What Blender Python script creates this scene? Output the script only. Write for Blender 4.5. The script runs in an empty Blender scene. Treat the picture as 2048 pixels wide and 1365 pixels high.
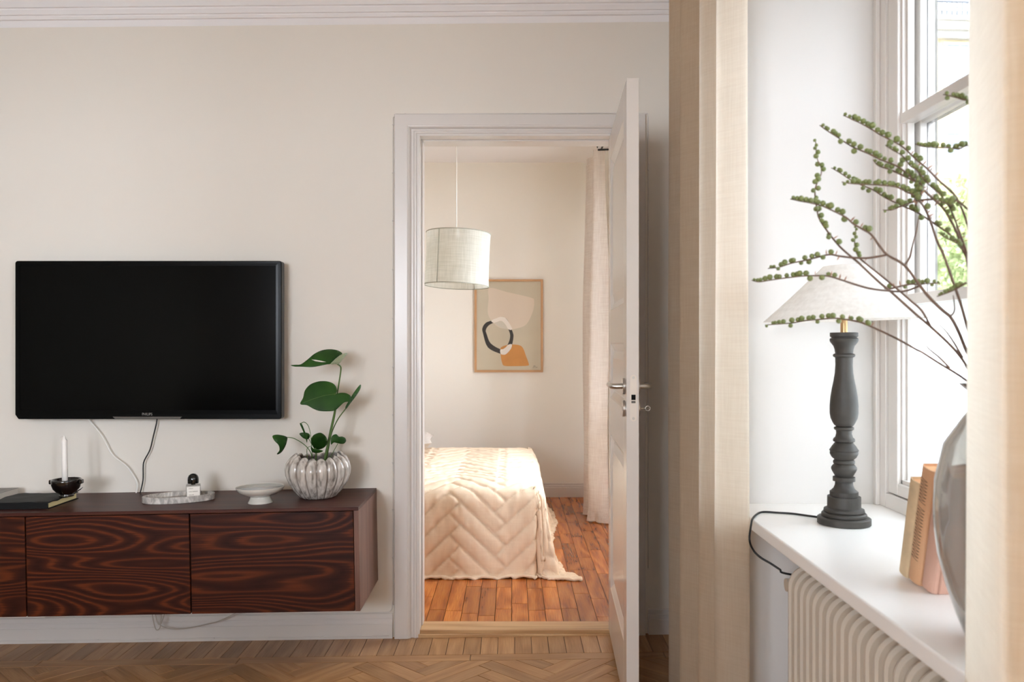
import bpy, bmesh, math, random
from math import radians as R, sin, cos, pi, tan, sqrt
from mathutils import Vector, Matrix, noise
from mathutils.geometry import delaunay_2d_cdt
random.seed(7)
sc = bpy.context.scene
COL = sc.collection

# ------------------------------------------------------------------ camera, sky, exposure
F, H, CX, CY = 1695.0, 1.194, 1024.0, 690.0          # focal length (px), eye height, vanishing point
cam = bpy.data.cameras.new('camera'); camo = bpy.data.objects.new('camera', cam); COL.objects.link(camo)
camo.location = (0, 0, H); camo.rotation_euler = (pi/2, 0, 0)
cam.sensor_width = 36; cam.lens = F/2048*36; cam.shift_y = (CY-682.5)/2048
cam.clip_start = .05; cam.clip_end = 300
cam.dof.use_dof = True; cam.dof.focus_distance = 3.3; cam.dof.aperture_fstop = 6.3
sc.camera = camo

w = bpy.data.worlds.new('sky'); sc.world = w; w.use_nodes = True
bg = w.node_tree.nodes['Background']; bg.inputs[0].default_value = (.925, .975, 1.09, 1); bg.inputs[1].default_value = 30.0

def portal(y0, y1, z0, z1, x, front=False):
    l = bpy.data.lights.new('window_portal', 'AREA'); l.shape = 'RECTANGLE'
    l.size = z1-z0; l.size_y = y1-y0; l.cycles.is_portal = True
    o = bpy.data.objects.new('window_portal', l); COL.objects.link(o)
    if front: l.size, l.size_y = y1-y0, z1-z0; o.location = ((y0+y1)/2, x, (z0+z1)/2); o.rotation_euler = (R(90), 0, 0)
    else: o.location = (x, (y0+y1)/2, (z0+z1)/2); o.rotation_euler = (0, R(90), 0)
portal(.87, 2.37, .75, 2.36, 1.17); portal(-2.7, -1.35, .75, 2.36, 1.17); portal(-1.1, .25, .75, 2.36, 1.17); portal(3.9, 5.45, .75, 2.36, 1.17)
portal(-2.5, -.9, 1.0, 2.36, -3.17, True)

vs = sc.view_settings
vs.view_transform = 'Standard'; vs.look = 'None'; vs.gamma = 1; vs.use_curve_mapping = False; vs.exposure = 0.68
sc.cycles.use_denoising = True
sc.cycles.max_bounces = 16; sc.cycles.diffuse_bounces = 10; sc.cycles.transparent_max_bounces = 16
sc.cycles.sample_clamp_indirect = 6; sc.cycles.caustics_refractive = False; sc.cycles.caustics_reflective = False

# ------------------------------------------------------------------ helpers
def P(px, py, d): return Vector(((px-CX)*d/F, d, H-(py-CY)*d/F))
def PX(px, d): return (px-CX)*d/F
def PZ(py, d): return H-(py-CY)*d/F
def srgb(h):
    h = h.lstrip('#'); v = [int(h[i:i+2], 16)/255 for i in (0, 2, 4)]
    return tuple((x/12.92 if x <= .04045 else ((x+.055)/1.055)**2.4) for x in v)+(1,)

class MB:
    def __init__(s): s.v = []; s.f = []
    def add(s, vs_, fs):
        o = len(s.v); s.v += [tuple(a) for a in vs_]; s.f += [tuple(i+o for i in f) for f in fs]; return s
    def box(s, x0, x1, y0, y1, z0, z1):
        return s.add([(x0,y0,z0),(x1,y0,z0),(x1,y1,z0),(x0,y1,z0),(x0,y0,z1),(x1,y0,z1),(x1,y1,z1),(x0,y1,z1)],
                     [(0,3,2,1),(4,5,6,7),(0,1,5,4),(1,2,6,5),(2,3,7,6),(3,0,4,7)])
    def prism(s, poly, fn0, fn1):                       # poly of 2-tuples, two maps to 3-D
        n = len(poly)
        return s.add([fn0(*p) for p in poly]+[fn1(*p) for p in poly],
                     [tuple(range(n))[::-1], tuple(range(n, 2*n))]+[(i,(i+1)%n,n+(i+1)%n,n+i) for i in range(n)])
    def lathe(s, prof, c=(0,0,0), n=32, close=False, fn=None):
        vs_, fs = [], []
        for r, z in prof:
            for k in range(n):
                a = 2*pi*k/n; rr = r if fn is None else fn(r, z, a)
                zz = z
                if isinstance(rr, tuple): rr, zz = rr
                vs_.append((c[0]+rr*cos(a), c[1]+rr*sin(a), c[2]+zz))
        m = len(prof)
        for i in range(m-1):
            for k in range(n):
                fs.append((i*n+k, i*n+(k+1)%n, (i+1)*n+(k+1)%n, (i+1)*n+k))
        if prof[0][0] > 1e-6: fs.append(tuple(range(n))[::-1])
        if prof[-1][0] > 1e-6 and not close: fs.append(tuple(range((m-1)*n, m*n)))
        return s.add(vs_, fs)
    def tube(s, pts, r, n=8):
        pts = [Vector(p) for p in pts]; m = len(pts); vs_ = []; fs = []
        up = Vector((.31, .2, .93))
        for i, p in enumerate(pts):
            t = (pts[min(i+1, m-1)]-pts[max(i-1, 0)]).normalized()
            a = t.cross(up)
            if a.length < .05: a = t.cross(Vector((1, 0, 0)))
            a.normalize(); b = t.cross(a)
            rr = r[i] if isinstance(r, (list, tuple)) else r
            for k in range(n):
                q = 2*pi*k/n; vs_.append(p+a*(rr*cos(q))+b*(rr*sin(q)))
        for i in range(m-1):
            for k in range(n): fs.append((i*n+k, i*n+(k+1)%n, (i+1)*n+(k+1)%n, (i+1)*n+k))
        fs.append(tuple(range(n))[::-1]); fs.append(tuple(range((m-1)*n, m*n)))
        return s.add(vs_, fs)
    def mesh(s, name):
        me = bpy.data.meshes.new(name); me.from_pydata(s.v, [], s.f); me.update()
        bm = bmesh.new(); bm.from_mesh(me); bmesh.ops.recalc_face_normals(bm, faces=bm.faces); bm.to_mesh(me); bm.free()
        return me
    def build(s, name, m, parent=None, smooth=False, bevel=0, seg=2, loc=None):
        return obj(name, s.mesh(name), m, parent, smooth, bevel, seg, loc)

def obj(name, me, m, parent=None, smooth=False, bevel=0, seg=2, loc=None):
    o = bpy.data.objects.new(name, me); COL.objects.link(o)
    if m is not None and not me.materials: me.materials.append(m)
    if parent is not None: o.parent = parent
    if loc is not None: o.location = loc
    if smooth:
        for p in me.polygons: p.use_smooth = True
        if smooth == 'auto': me.set_sharp_from_angle(angle=R(35))
    if bevel:
        b = o.modifiers.new('bevel', 'BEVEL'); b.width = bevel; b.segments = seg; b.limit_method = 'ANGLE'; b.angle_limit = R(40)
    return o
def thing(name, label, cat, loc=(0,0,0), rot=(0,0,0), group=None):
    o = bpy.data.objects.new(name, None); COL.objects.link(o); o.empty_display_size = .05
    o.location = loc; o.rotation_euler = rot
    return tag(o, label, cat, group)
def tag(o, label, cat, group=None):
    o['label'] = label; o['category'] = cat
    if group: o['group'] = group
    return o
def struct(o, label=None, cat=None):
    o['kind'] = 'structure'
    if label: o['label'] = label
    if cat: o['category'] = cat
    return o
def catmull(pts, per=6, closed=False):
    pts = [tuple(p) for p in pts]; n = len(pts); out = []
    rng = n if closed else n-1
    for i in range(rng):
        g = lambda k: Vector(pts[k % n] if closed else pts[max(0, min(n-1, k))])
        a, b, c, d = g(i-1), g(i), g(i+1), g(i+2)
        for k in range(per):
            t = k/per
            out.append(.5*((2*b)+(c-a)*t+(2*a-5*b+4*c-d)*t*t+(3*b-a-3*c+d)*t**3))
    if not closed: out.append(Vector(pts[-1]))
    return out
def inside(p, poly):
    c = False; n = len(poly); j = n-1
    for i in range(n):
        if (poly[i][1] > p[1]) != (poly[j][1] > p[1]) and p[0] < (poly[j][0]-poly[i][0])*(p[1]-poly[i][1])/(poly[j][1]-poly[i][1])+poly[i][0]: c = not c
        j = i
    return c
def fill(outline, step=None, holes=()):
    """2-D outline -> (verts, tris), with a grid of inner points"""
    vs_ = [Vector((p[0], p[1])) for p in outline]; n = len(vs_); es = [(i, (i+1) % n) for i in range(n)]
    for h in holes:
        o = len(vs_); vs_ += [Vector((p[0], p[1])) for p in h]; es += [(o+i, o+(i+1) % len(h)) for i in range(len(h))]
    if step:
        xs = [p[0] for p in outline]; ys = [p[1] for p in outline]
        y = min(ys)+step/2
        while y < max(ys):
            x = min(xs)+step/2
            while x < max(xs):
                if inside((x, y), outline) and not any(inside((x, y), h) for h in holes): vs_.append(Vector((x, y)))
                x += step
            y += step
    V, _, T, _, _, _ = delaunay_2d_cdt(vs_, es, [], 1, 1e-6)
    T = [t for t in T if inside(sum((V[i] for i in t), Vector((0, 0)))/len(t), outline) and not any(inside(sum((V[i] for i in t), Vector((0, 0)))/len(t), h) for h in holes)]
    return V, T

# ------------------------------------------------------------------ materials
def nodes(name):
    m = bpy.data.materials.new(name); m.use_nodes = True
    nt = m.node_tree; b = nt.nodes['Principled BSDF']; return m, nt, b
def N(nt, typ, **kw):
    n = nt.nodes.new(typ)
    for k, v in kw.items():
        if k.startswith('i_'): n.inputs[int(k[2:])].default_value = v
        else: setattr(n, k, v)
    return n
def L(nt, a, ao, b, bi): nt.links.new(a.outputs[ao], b.inputs[bi])
def ramp(nt, stops):
    r = N(nt, 'ShaderNodeValToRGB'); e = r.color_ramp.elements
    while len(e) < len(stops): e.new(.5)
    for k, (p, c) in enumerate(stops): e[k].position = p; e[k].color = c if len(c) == 4 else tuple(c)+(1,)
    return r
def mat(name, col, rough=.5, metal=0, spec=.5, bump=0, bscale=200, var=0, vscale=3, coat=0, sheen=0):
    m, nt, b = nodes(name)
    c = srgb(col) if isinstance(col, str) else col
    b.inputs['Base Color'].default_value = c; b.inputs['Roughness'].default_value = rough
    b.inputs['Metallic'].default_value = metal; b.inputs['Specular IOR Level'].default_value = spec
    b.inputs['Coat Weight'].default_value = coat; b.inputs['Sheen Weight'].default_value = sheen
    tc = N(nt, 'ShaderNodeTexCoord')
    if bump:
        n = N(nt, 'ShaderNodeTexNoise'); n.inputs['Scale'].default_value = bscale; n.inputs['Detail'].default_value = 3
        bp = N(nt, 'ShaderNodeBump'); bp.inputs['Strength'].default_value = bump; bp.inputs['Distance'].default_value = .002
        L(nt, tc, 'Object', n, 'Vector'); L(nt, n, 0, bp, 'Height'); L(nt, bp, 0, b, 'Normal')
    if var:
        n = N(nt, 'ShaderNodeTexNoise'); n.inputs['Scale'].default_value = vscale; n.inputs['Detail'].default_value = 4
        lo = tuple(x*(1-var) for x in c[:3])+(1,); hi = tuple(min(1, x*(1+var)) for x in c[:3])+(1,)
        r = ramp(nt, [(.3, lo), (.7, hi)]); L(nt, tc, 'Object', n, 'Vector'); L(nt, n, 0, r, 0); L(nt, r, 0, b, 'Base Color')
    return m
def rnd_vec(nt, sx, sy, sz):
    """object coordinates, scaled and shifted by a random amount per object / island"""
    tc = N(nt, 'ShaderNodeTexCoord'); oi = N(nt, 'ShaderNodeObjectInfo'); ge = N(nt, 'ShaderNodeNewGeometry')
    ad = N(nt, 'ShaderNodeMath', operation='ADD'); L(nt, oi, 'Random', ad, 0); L(nt, ge, 'Random Per Island', ad, 1)
    fr = N(nt, 'ShaderNodeMath', operation='FRACT'); L(nt, ad, 0, fr, 0)
    mul = N(nt, 'ShaderNodeMath', operation='MULTIPLY'); mul.inputs[1].default_value = 37.0; L(nt, fr, 0, mul, 0)
    va = N(nt, 'ShaderNodeVectorMath', operation='ADD'); L(nt, tc, 'Object', va, 0); L(nt, mul, 0, va, 1)
    vm = N(nt, 'ShaderNodeVectorMath', operation='MULTIPLY'); vm.inputs[1].default_value = (sx, sy, sz); L(nt, va, 0, vm, 0)
    return fr, vm
def wood(name, cols, along=(1, 8, 8), rings=9, fine=(6, 260, 260), rough=.4, tint=.0, ringmix=.6, spec=.5, coat=0):
    m, nt, b = nodes(name)
    fr, v1 = rnd_vec(nt, *along); _, v2 = rnd_vec(nt, *fine)
    n1 = N(nt, 'ShaderNodeTexNoise'); n1.inputs['Scale'].default_value = 1; n1.inputs['Detail'].default_value = .6; n1.inputs['Roughness'].default_value = .4
    L(nt, v1, 0, n1, 'Vector')
    mu = N(nt, 'ShaderNodeMath', operation='MULTIPLY'); mu.inputs[1].default_value = rings*6.283; L(nt, n1, 0, mu, 0)
    n2 = N(nt, 'ShaderNodeTexNoise'); n2.inputs['Scale'].default_value = 1; n2.inputs['Detail'].default_value = 3; L(nt, v2, 0, n2, 'Vector')
    ad = N(nt, 'ShaderNodeMath', operation='MULTIPLY_ADD'); ad.inputs[1].default_value = 1.6; L(nt, n2, 0, ad, 0); L(nt, mu, 0, ad, 2)
    sn = N(nt, 'ShaderNodeMath', operation='SINE'); L(nt, ad, 0, sn, 0)
    s2 = N(nt, 'ShaderNodeMath', operation='MULTIPLY_ADD'); s2.inputs[1].default_value = .5; s2.inputs[2].default_value = .5; L(nt, sn, 0, s2, 0)
    mx = N(nt, 'ShaderNodeMix'); mx.inputs['Factor'].default_value = 1-ringmix; L(nt, s2, 0, mx, 2); L(nt, n2, 0, mx, 3)
    k = len(cols); r = ramp(nt, [(.18+.64*i/(k-1), srgb(c)) for i, c in enumerate(cols)]); L(nt, mx, 0, r, 0)
    hs = N(nt, 'ShaderNodeHueSaturation')
    mr = N(nt, 'ShaderNodeMapRange'); mr.inputs['To Min'].default_value = 1-tint; mr.inputs['To Max'].default_value = 1+tint; L(nt, fr, 0, mr, 0); L(nt, mr, 0, hs, 'Value')
    L(nt, r, 0, hs, 'Color'); L(nt, hs, 0, b, 'Base Color')
    b.inputs['Roughness'].default_value = rough; b.inputs['Specular IOR Level'].default_value = spec; b.inputs['Coat Weight'].default_value = coat; b.inputs['Coat Roughness'].default_value = .15
    bp = N(nt, 'ShaderNodeBump'); bp.inputs['Strength'].default_value = .12; bp.inputs['Distance'].default_value = .001; L(nt, mx, 0, bp, 'Height'); L(nt, bp, 0, b, 'Normal')
    return m
def cloth(name, col, dark, trans=.4, tcol=None, weave=1.0, thread=900, transp=0, fac=.5):
    m, nt, b = nodes(name)
    tc = N(nt, 'ShaderNodeTexCoord'); acc = []
    for sc_ in ((thread*.05, thread*.05, thread), (thread, thread, thread*.05)):
        vm = N(nt, 'ShaderNodeVectorMath', operation='MULTIPLY'); vm.inputs[1].default_value = sc_; L(nt, tc, 'Object', vm, 0)
        n = N(nt, 'ShaderNodeTexNoise'); n.inputs['Scale'].default_value = .35; n.inputs['Detail'].default_value = 2; L(nt, vm, 0, n, 'Vector'); acc.append(n)
    ad = N(nt, 'ShaderNodeMath', operation='ADD'); L(nt, acc[0], 0, ad, 0); L(nt, acc[1], 0, ad, 1)
    hf = N(nt, 'ShaderNodeMath', operation='MULTIPLY'); hf.inputs[1].default_value = .5; L(nt, ad, 0, hf, 0)
    r = ramp(nt, [(.5-.22*fac*2, srgb(dark)), (.5+.22*fac*2, srgb(col))]); L(nt, hf, 0, r, 0)
    L(nt, r, 0, b, 'Base Color'); b.inputs['Roughness'].default_value = .9; b.inputs['Specular IOR Level'].default_value = .1
    bp = N(nt, 'ShaderNodeBump'); bp.inputs['Strength'].default_value = .35*weave; bp.inputs['Distance'].default_value = .001; L(nt, hf, 0, bp, 'Height'); L(nt, bp, 0, b, 'Normal')
    last = b
    if trans:
        tr = N(nt, 'ShaderNodeBsdfTranslucent')
        if tcol: tr.inputs[0].default_value = srgb(tcol)
        else: L(nt, r, 0, tr, 0)
        mx = N(nt, 'ShaderNodeMixShader'); mx.inputs[0].default_value = trans; L(nt, b, 0, mx, 1); L(nt, tr, 0, mx, 2); last = mx
    if transp:
        tp = N(nt, 'ShaderNodeBsdfTransparent'); mx = N(nt, 'ShaderNodeMixShader'); mx.inputs[0].default_value = transp
        L(nt, last, 0, mx, 1); L(nt, tp, 0, mx, 2); last = mx
    L(nt, last, 0, nt.nodes['Material Output'], 0)
    return m
def pane_mat(name, frosted=False, tr=.97):
    m, nt, b = nodes(name)
    tp = N(nt, 'ShaderNodeBsdfTransparent'); tp.inputs[0].default_value = (tr, tr*1.01, tr*1.005, 1)
    if frosted:
        t2 = N(nt, 'ShaderNodeBsdfTranslucent'); t2.inputs[0].default_value = (tr*.96, tr, tr*.985, 1)
        mx = N(nt, 'ShaderNodeMixShader'); mx.inputs[0].default_value = .75; L(nt, tp, 0, mx, 1); L(nt, t2, 0, mx, 2); base = mx
    else: base = tp
    gl = N(nt, 'ShaderNodeBsdfGlossy'); gl.inputs['Roughness'].default_value = .15 if frosted else .01
    mx = N(nt, 'ShaderNodeMixShader'); mx.inputs[0].default_value = .035; L(nt, base, 0, mx, 1); L(nt, gl, 0, mx, 2)
    L(nt, mx, 0, nt.nodes['Material Output'], 0)
    return m

M = {}
M['wall'] = mat('warm_wall_paint', '#e4ded4', .75, bump=.05, bscale=60)
M['bwall'] = mat('cream_wall_paint', '#efebe2', .75, bump=.04, bscale=60)
M['olive'] = mat('muted_olive_paint', '#8c8778', .8)
M['ceil'] = mat('ceiling_white', '#f1eff0', .8)
M['white'] = mat('white_gloss_paint', '#d8d3ce', .28, spec=.5, bump=.03, bscale=25)
M['white_matt'] = mat('white_wall_paint', '#d5d2ce', .6, bump=.05, bscale=50)
M['sill'] = mat('white_sill_lacquer', '#f6f5f3', .35)
M['door'] = mat('white_door_lacquer', '#d4cec8', .2, spec=.6, bump=.03, bscale=12)
M['rad'] = mat('radiator_enamel', '#c4b9aa', .4, bump=.08, bscale=40)
M['veneer'] = wood('dark_rosewood_veneer', ['#260d06', '#32130a', '#3b180b', '#5c2a11'], along=(1.3, 8, 8.0), rings=20, fine=(7, 240, 240), rough=.42, tint=.05, ringmix=.55, spec=.2)
M['veneer_top'] = wood('brown_veneer_top', ['#33160c', '#46221a', '#54301f'], along=(.8, 7, 7), rings=7, fine=(7, 300, 300), rough=.42, tint=.03, ringmix=.25, spec=.25)
M['veneer_side'] = wood('brown_veneer_side', ['#5a3a2e', '#6a473a', '#7a5748'], along=(5, 5, .8), rings=5, fine=(240, 240, 7), rough=.45, ringmix=.3)
M['oak'] = wood('oak_parquet', ['#8c6238', '#a0754a', '#ab8156', '#b98f63'], along=(2.0, 12, 12), rings=3.5, fine=(9, 230, 230), rough=.36, tint=.16, ringmix=.3, spec=.4)
M['oakth'] = wood('oak_threshold', ['#a67c50', '#c29a6c', '#cda87b'], along=(1.2, 18, 18), rings=4, fine=(6, 260, 260), rough=.45, tint=.02, ringmix=.4)
M['jat'] = wood('red_brown_parquet', ['#7a3d14', '#9c5520', '#b2692c', '#c47d3b'], along=(1.6, 11, 11), rings=4, fine=(9, 220, 220), rough=.27, tint=.25, ringmix=.3, spec=.5)
M['sub'] = mat('dark_joint', '#3a2413', .8)
M['linen'] = cloth('beige_linen', '#e8dbc8', '#c8b297', trans=.7, tcol='#f8edde', thread=700, fac=.42)
M['linen_b'] = cloth('offwhite_linen', '#efe8e0', '#d8ccc2', trans=.45, thread=600, fac=.45)
M['shade_p'] = cloth('pale_green_linen', '#e9e9e0', '#cfd0c5', trans=.45, thread=500, transp=.16, fac=.42)
M['seam'] = mat('shade_seam_tape', '#9c9d90', .9)
M['shade_w'] = cloth('white_shade_fabric', '#f6f2ec', '#e2dcd4', trans=.3, thread=260, fac=.5)
M['duvet'] = cloth('cream_quilt', '#efdcc4', '#e6d0b6', trans=0, thread=500, weave=.5)
M['pillow'] = cloth('grey_pillow_linen', '#cfc6bd', '#b7aca2', trans=0, thread=500)
M['mattress'] = mat('mattress_ticking', '#e4dfd8', .9)
M['black_gloss'] = mat('black_gloss_plastic', '#040404', .25, spec=.12)
M['screen'] = mat('black_screen', (.003, .0028, .0026, 1), .12, spec=.07)
M['chin'] = mat('grey_chin_strip', '#5d5852', .35, metal=.3)
M['logo'] = mat('grey_logo_print', '#8a8782', .5)
M['black_matt'] = mat('black_cord', '#0b0a09', .5)
M['white_cord'] = mat('white_cord', '#f4f0ea', .5)
M['clear_cord'] = mat('grey_clear_cord', '#b7aea2', .35)
M['steel'] = mat('brushed_steel', '#c2beb8', .28, metal=1)
M['lockplate'] = mat('pale_lock_plate', '#d8cfc4', .4, metal=.2)
M['brass'] = mat('brass', '#c3a074', .3, metal=.8)
M['lampwood'] = mat('charcoal_worn_wood', '#403d39', .5, spec=.35, bump=.15, bscale=60, var=.25, vscale=14)
M['candle'] = mat('white_wax', '#f0ece6', .45)
M['bowlblack'] = mat('dark_brown_glaze', '#120c0a', .12, spec=.6, coat=.5)
M['porcelain'] = mat('grey_white_glaze', '#d5d2c9', .18, spec=.5, coat=.4)
M['porc_in'] = mat('grey_glaze_inside', '#b3b4b2', .14, spec=.5, coat=.4)
M['leather'] = mat('black_soft_leather', '#0b0a0a', .6, spec=.25, bump=.6, bscale=45)
M['pages_y'] = mat('cream_pages', '#e8d8a0', .8)
M['pages_w'] = mat('white_pages', '#d8d2c8', .8)
M['greycover'] = mat('grey_book_cover', '#8d8882', .5, var=.3, vscale=8)
M['soil'] = mat('dark_soil', '#140f0b', .95, bump=.8, bscale=90)
M['stem'] = mat('green_stem', '#4d6b2c', .45)
M['leaf_u'] = mat('leaf_underside', '#8c9578', .5)
M['blackcap'] = mat('black_cap', '#070706', .12, coat=.6)
M['label'] = mat('paper_label', '#f1ece4', .8)
M['ink'] = mat('dark_ink', '#3a342f', .8)
M['ink_soft'] = mat('brown_ink', '#6b5844', .8)
M['frame_oak'] = mat('oak_frame', '#c09468', .5, var=.06, vscale=9)
M['print'] = mat('beige_print_paper', '#c6bca6', .6, var=.04, vscale=5)
M['p_cream'] = mat('print_blush', '#d9cab8', .7)
M['p_dark'] = mat('print_charcoal', '#3a3633', .7)
M['p_white'] = mat('print_white', '#e9e2d8', .7)
M['p_grey'] = mat('print_grey', '#cfc9bb', .7)
M['p_or'] = mat('print_ochre', '#c68a4b', .7, var=.06, vscale=14)
M['bulb'] = mat('opal_bulb', '#f4f2ec', .2)
M['plastic'] = mat('white_plastic', '#f1efea', .4)
M['pane'] = pane_mat('window_glass'); M['pane_b'] = pane_mat('bedroom_window_glass', False, .66); M['tinted'] = pane_mat('dimming_glass', False, .37); M['frost'] = pane_mat('frosted_window_glass', True, .42)  # added tint in the outer and bedroom panes dims the daylight
M['plaster'] = mat('rough_grey_plaster', '#8d8b86', .95, bump=1, bscale=70, var=.15, vscale=30)
M['facade'] = mat('yellow_stucco', '#dac9a0', .9, var=.04, vscale=.6)
M['fac_trim'] = mat('facade_white_trim', '#d4d0c8', .8)
M['fac_win'] = mat('facade_window_glass', '#9aa5b1', .15)
M['roof'] = mat('grey_sheet_metal', '#63676c', .5)
M['street'] = mat('street_asphalt', '#6a6763', .95)
M['foliage'] = mat('tree_leaves', '#b9c58c', .7, var=.3, vscale=2)
M['trunk'] = mat('tree_bark', '#5a4a3a', .95)
M['berry'] = mat('green_berry', '#747e4a', .4, var=.3, vscale=60)
M['bud'] = mat('pink_brown_bud', '#a98068', .7)
M['twig'] = mat('brown_twig', '#6d5647', .6, var=.3, vscale=20)
M['bk1'] = mat('worn_tan_cover', '#cdb491', .8, var=.12, vscale=30)
M['bk2'] = mat('terracotta_cloth', '#d0a27c', .75, bump=.3, bscale=300)
M['bk3'] = mat('rose_brown_cloth', '#cfa592', .75, bump=.3, bscale=300)
M['bkp'] = mat('orange_page_edges', '#eebf91', .8)
def leaf_mat():
    m, nt, b = nodes('leaf_green')
    tc = N(nt, 'ShaderNodeTexCoord'); n = N(nt, 'ShaderNodeTexNoise'); n.inputs['Scale'].default_value = 9; L(nt, tc, 'Object', n, 'Vector')
    r = ramp(nt, [(.35, srgb('#15320f')), (.7, srgb('#2f5a1e'))]); L(nt, n, 0, r, 0); L(nt, r, 0, b, 'Base Color')
    b.inputs['Roughness'].default_value = .45; b.inputs['Specular IOR Level'].default_value = .25
    return m
M['leaf'] = leaf_mat()
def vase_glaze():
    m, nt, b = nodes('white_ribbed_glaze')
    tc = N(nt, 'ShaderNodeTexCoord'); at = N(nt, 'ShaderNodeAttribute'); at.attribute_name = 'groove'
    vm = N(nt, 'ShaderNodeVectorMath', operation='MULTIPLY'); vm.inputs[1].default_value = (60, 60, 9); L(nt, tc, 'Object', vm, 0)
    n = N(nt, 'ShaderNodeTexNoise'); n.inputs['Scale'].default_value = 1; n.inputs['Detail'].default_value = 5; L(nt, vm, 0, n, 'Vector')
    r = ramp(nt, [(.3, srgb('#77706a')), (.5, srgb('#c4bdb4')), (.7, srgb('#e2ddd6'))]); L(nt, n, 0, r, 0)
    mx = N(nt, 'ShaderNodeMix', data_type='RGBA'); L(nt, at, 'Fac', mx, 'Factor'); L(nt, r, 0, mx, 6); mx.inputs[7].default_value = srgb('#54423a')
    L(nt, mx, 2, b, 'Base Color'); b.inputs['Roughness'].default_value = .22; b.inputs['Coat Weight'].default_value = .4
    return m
M['pot'] = vase_glaze()
def marble():
    m, nt, b = nodes('grey_marble')
    tc = N(nt, 'ShaderNodeTexCoord'); vm = N(nt, 'ShaderNodeVectorMath', operation='MULTIPLY'); vm.inputs[1].default_value = (55, 30, 22); L(nt, tc, 'Object', vm, 0)
    n = N(nt, 'ShaderNodeTexNoise'); n.inputs['Scale'].default_value = 1; n.inputs['Detail'].default_value = 6; n.inputs['Distortion'].default_value = 1.2; L(nt, vm, 0, n, 'Vector')
    r = ramp(nt, [(.3, srgb('#8d8781')), (.5, srgb('#b4aea7')), (.68, srgb('#dcd7d0'))]); L(nt, n, 0, r, 0); L(nt, r, 0, b, 'Base Color'); b.inputs['Roughness'].default_value = .35
    return m
M['marble'] = marble()
def smoke():
    m, nt, b = nodes('smoky_grey_glass')
    b.inputs['Base Color'].default_value = srgb('#dcd8d2'); b.inputs['Roughness'].default_value = .03
    b.inputs['Transmission Weight'].default_value = .72; b.inputs['IOR'].default_value = 1.45; b.inputs['Coat Weight'].default_value = .6
    return m
M['smoke'] = smoke()
def clearglass():
    m, nt, b = nodes('clear_bottle_glass')
    b.inputs['Base Color'].default_value = (.93, .92, .89, 1); b.inputs['Roughness'].default_value = .04; b.inputs['Transmission Weight'].default_value = .85; b.inputs['IOR'].default_value = 1.3
    return m
M['clear'] = clearglass()

# ------------------------------------------------------------------ dimensions of the place
YW, YB = 3.46, 3.62            # living-room face and bedroom face of the partition
XW, XWB = .65, .695            # inner faces of the outer wall (living room, bedroom)
XO = 1.14                      # outer face
YF = 6.58                      # far bedroom wall
ZC, ZCB = 2.68, 2.61           # ceilings
XL, YN, XLB = -3.3, -2.8, -2.5
JL, JR, JT = -.3755, .440, 2.044   # door opening
SZ, SX = .75, .61              # window sill top, front edge

# ------------------------------------------------------------------ walls
m = MB(); m.box(XL, JL-.02, YW, YB, -.12, 2.9); m.box(JR+.02, XO, YW, YB, -.12, 2.9); m.box(JL-.02, JR+.02, YW, YB, JT+.02, 2.9)
struct(m.build('wall_back', M['wall']))
def outer_wall(m, ya, yb, xi, wins, zt):
    wins = sorted(wins); y = ya
    for (a, b_) in wins:
        m.box(xi, XO, y, a, -.12, zt)
        m.box(xi, XO, a, b_, 2.36, zt)
        m.box(xi+.29, XO, a, b_, -.12, SZ-.03)
        y = b_
    m.box(xi, XO, y, yb, -.12, zt)
    for (a, b_) in wins:                       # outer plaster lip
        pass
W1, W2, W3 = (.87, 2.37), (-1.1, .25), (3.9, 5.45)
W6, W4 = (-2.7, -1.35), (-2.5, -.9)          # windows added out of view for more daylight
m = MB(); outer_wall(m, YN-.2, YW, XW, [W6, W2, W1], 2.9); struct(m.build('wall_right', M['white_matt']))
m = MB(); outer_wall(m, YB, YF+.2, XWB, [W3], 2.9); struct(m.build('wall_bedroom_right', M['bwall']))
m = MB()
for (a, b_) in (W1, W2, W3, W6):
    m.box(1.13, XO+.015, b_-.07, b_+.3, .5, 3); m.box(1.13, XO+.015, a-.3, a+.07, .5, 3); m.box(1.13, XO+.015, a, b_, 2.33, 3); m.box(1.13, XO+.03, a, b_, .5, SZ)
struct(m.build('trim_outer_plaster', M['plaster']))
struct(MB().box(XL-.2, XL, YN-.2, YB, -.12, 2.9).build('wall_left', M['olive']))
m = MB(); x = XL-.2
for (a, b_) in (W4,): m.box(x, a, YN-.35, YN, -.12, 2.9); m.box(a, b_, YN-.35, YN, -.12, 1.0); m.box(a, b_, YN-.35, YN, 2.36, 2.9); x = b_
m.box(x, XO, YN-.35, YN, -.12, 2.9); struct(m.build('wall_front', M['wall']))
struct(MB().box(XLB-.2, XLB, YB, YF+.2, -.12, 2.9).build('wall_bedroom_left', M['bwall']))
struct(MB().box(XLB, XWB, YF, YF+.2, -.12, 2.9).build('wall_bedroom_back', M['bwall']))
struct(MB().box(XL-.2, XO, YN-.2, YW, ZC, 2.9).build('ceiling', M['ceil']))
struct(MB().box(XLB-.2, XO, YB, YF+.2, ZCB, 2.9).build('ceiling_bedroom', M['ceil']))
# bedroom side of the partition gets its own paint skin
m = MB(); m.box(XLB, JL-.1, YB, YB+.004, 0, ZCB); m.box(JR+.1, XWB, YB, YB+.004, 0, ZCB); m.box(JL-.1, JR+.1, YB, YB+.004, JT+.1, ZCB)
struct(m.build('wall_bedroom_front', M['bwall']))

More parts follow.
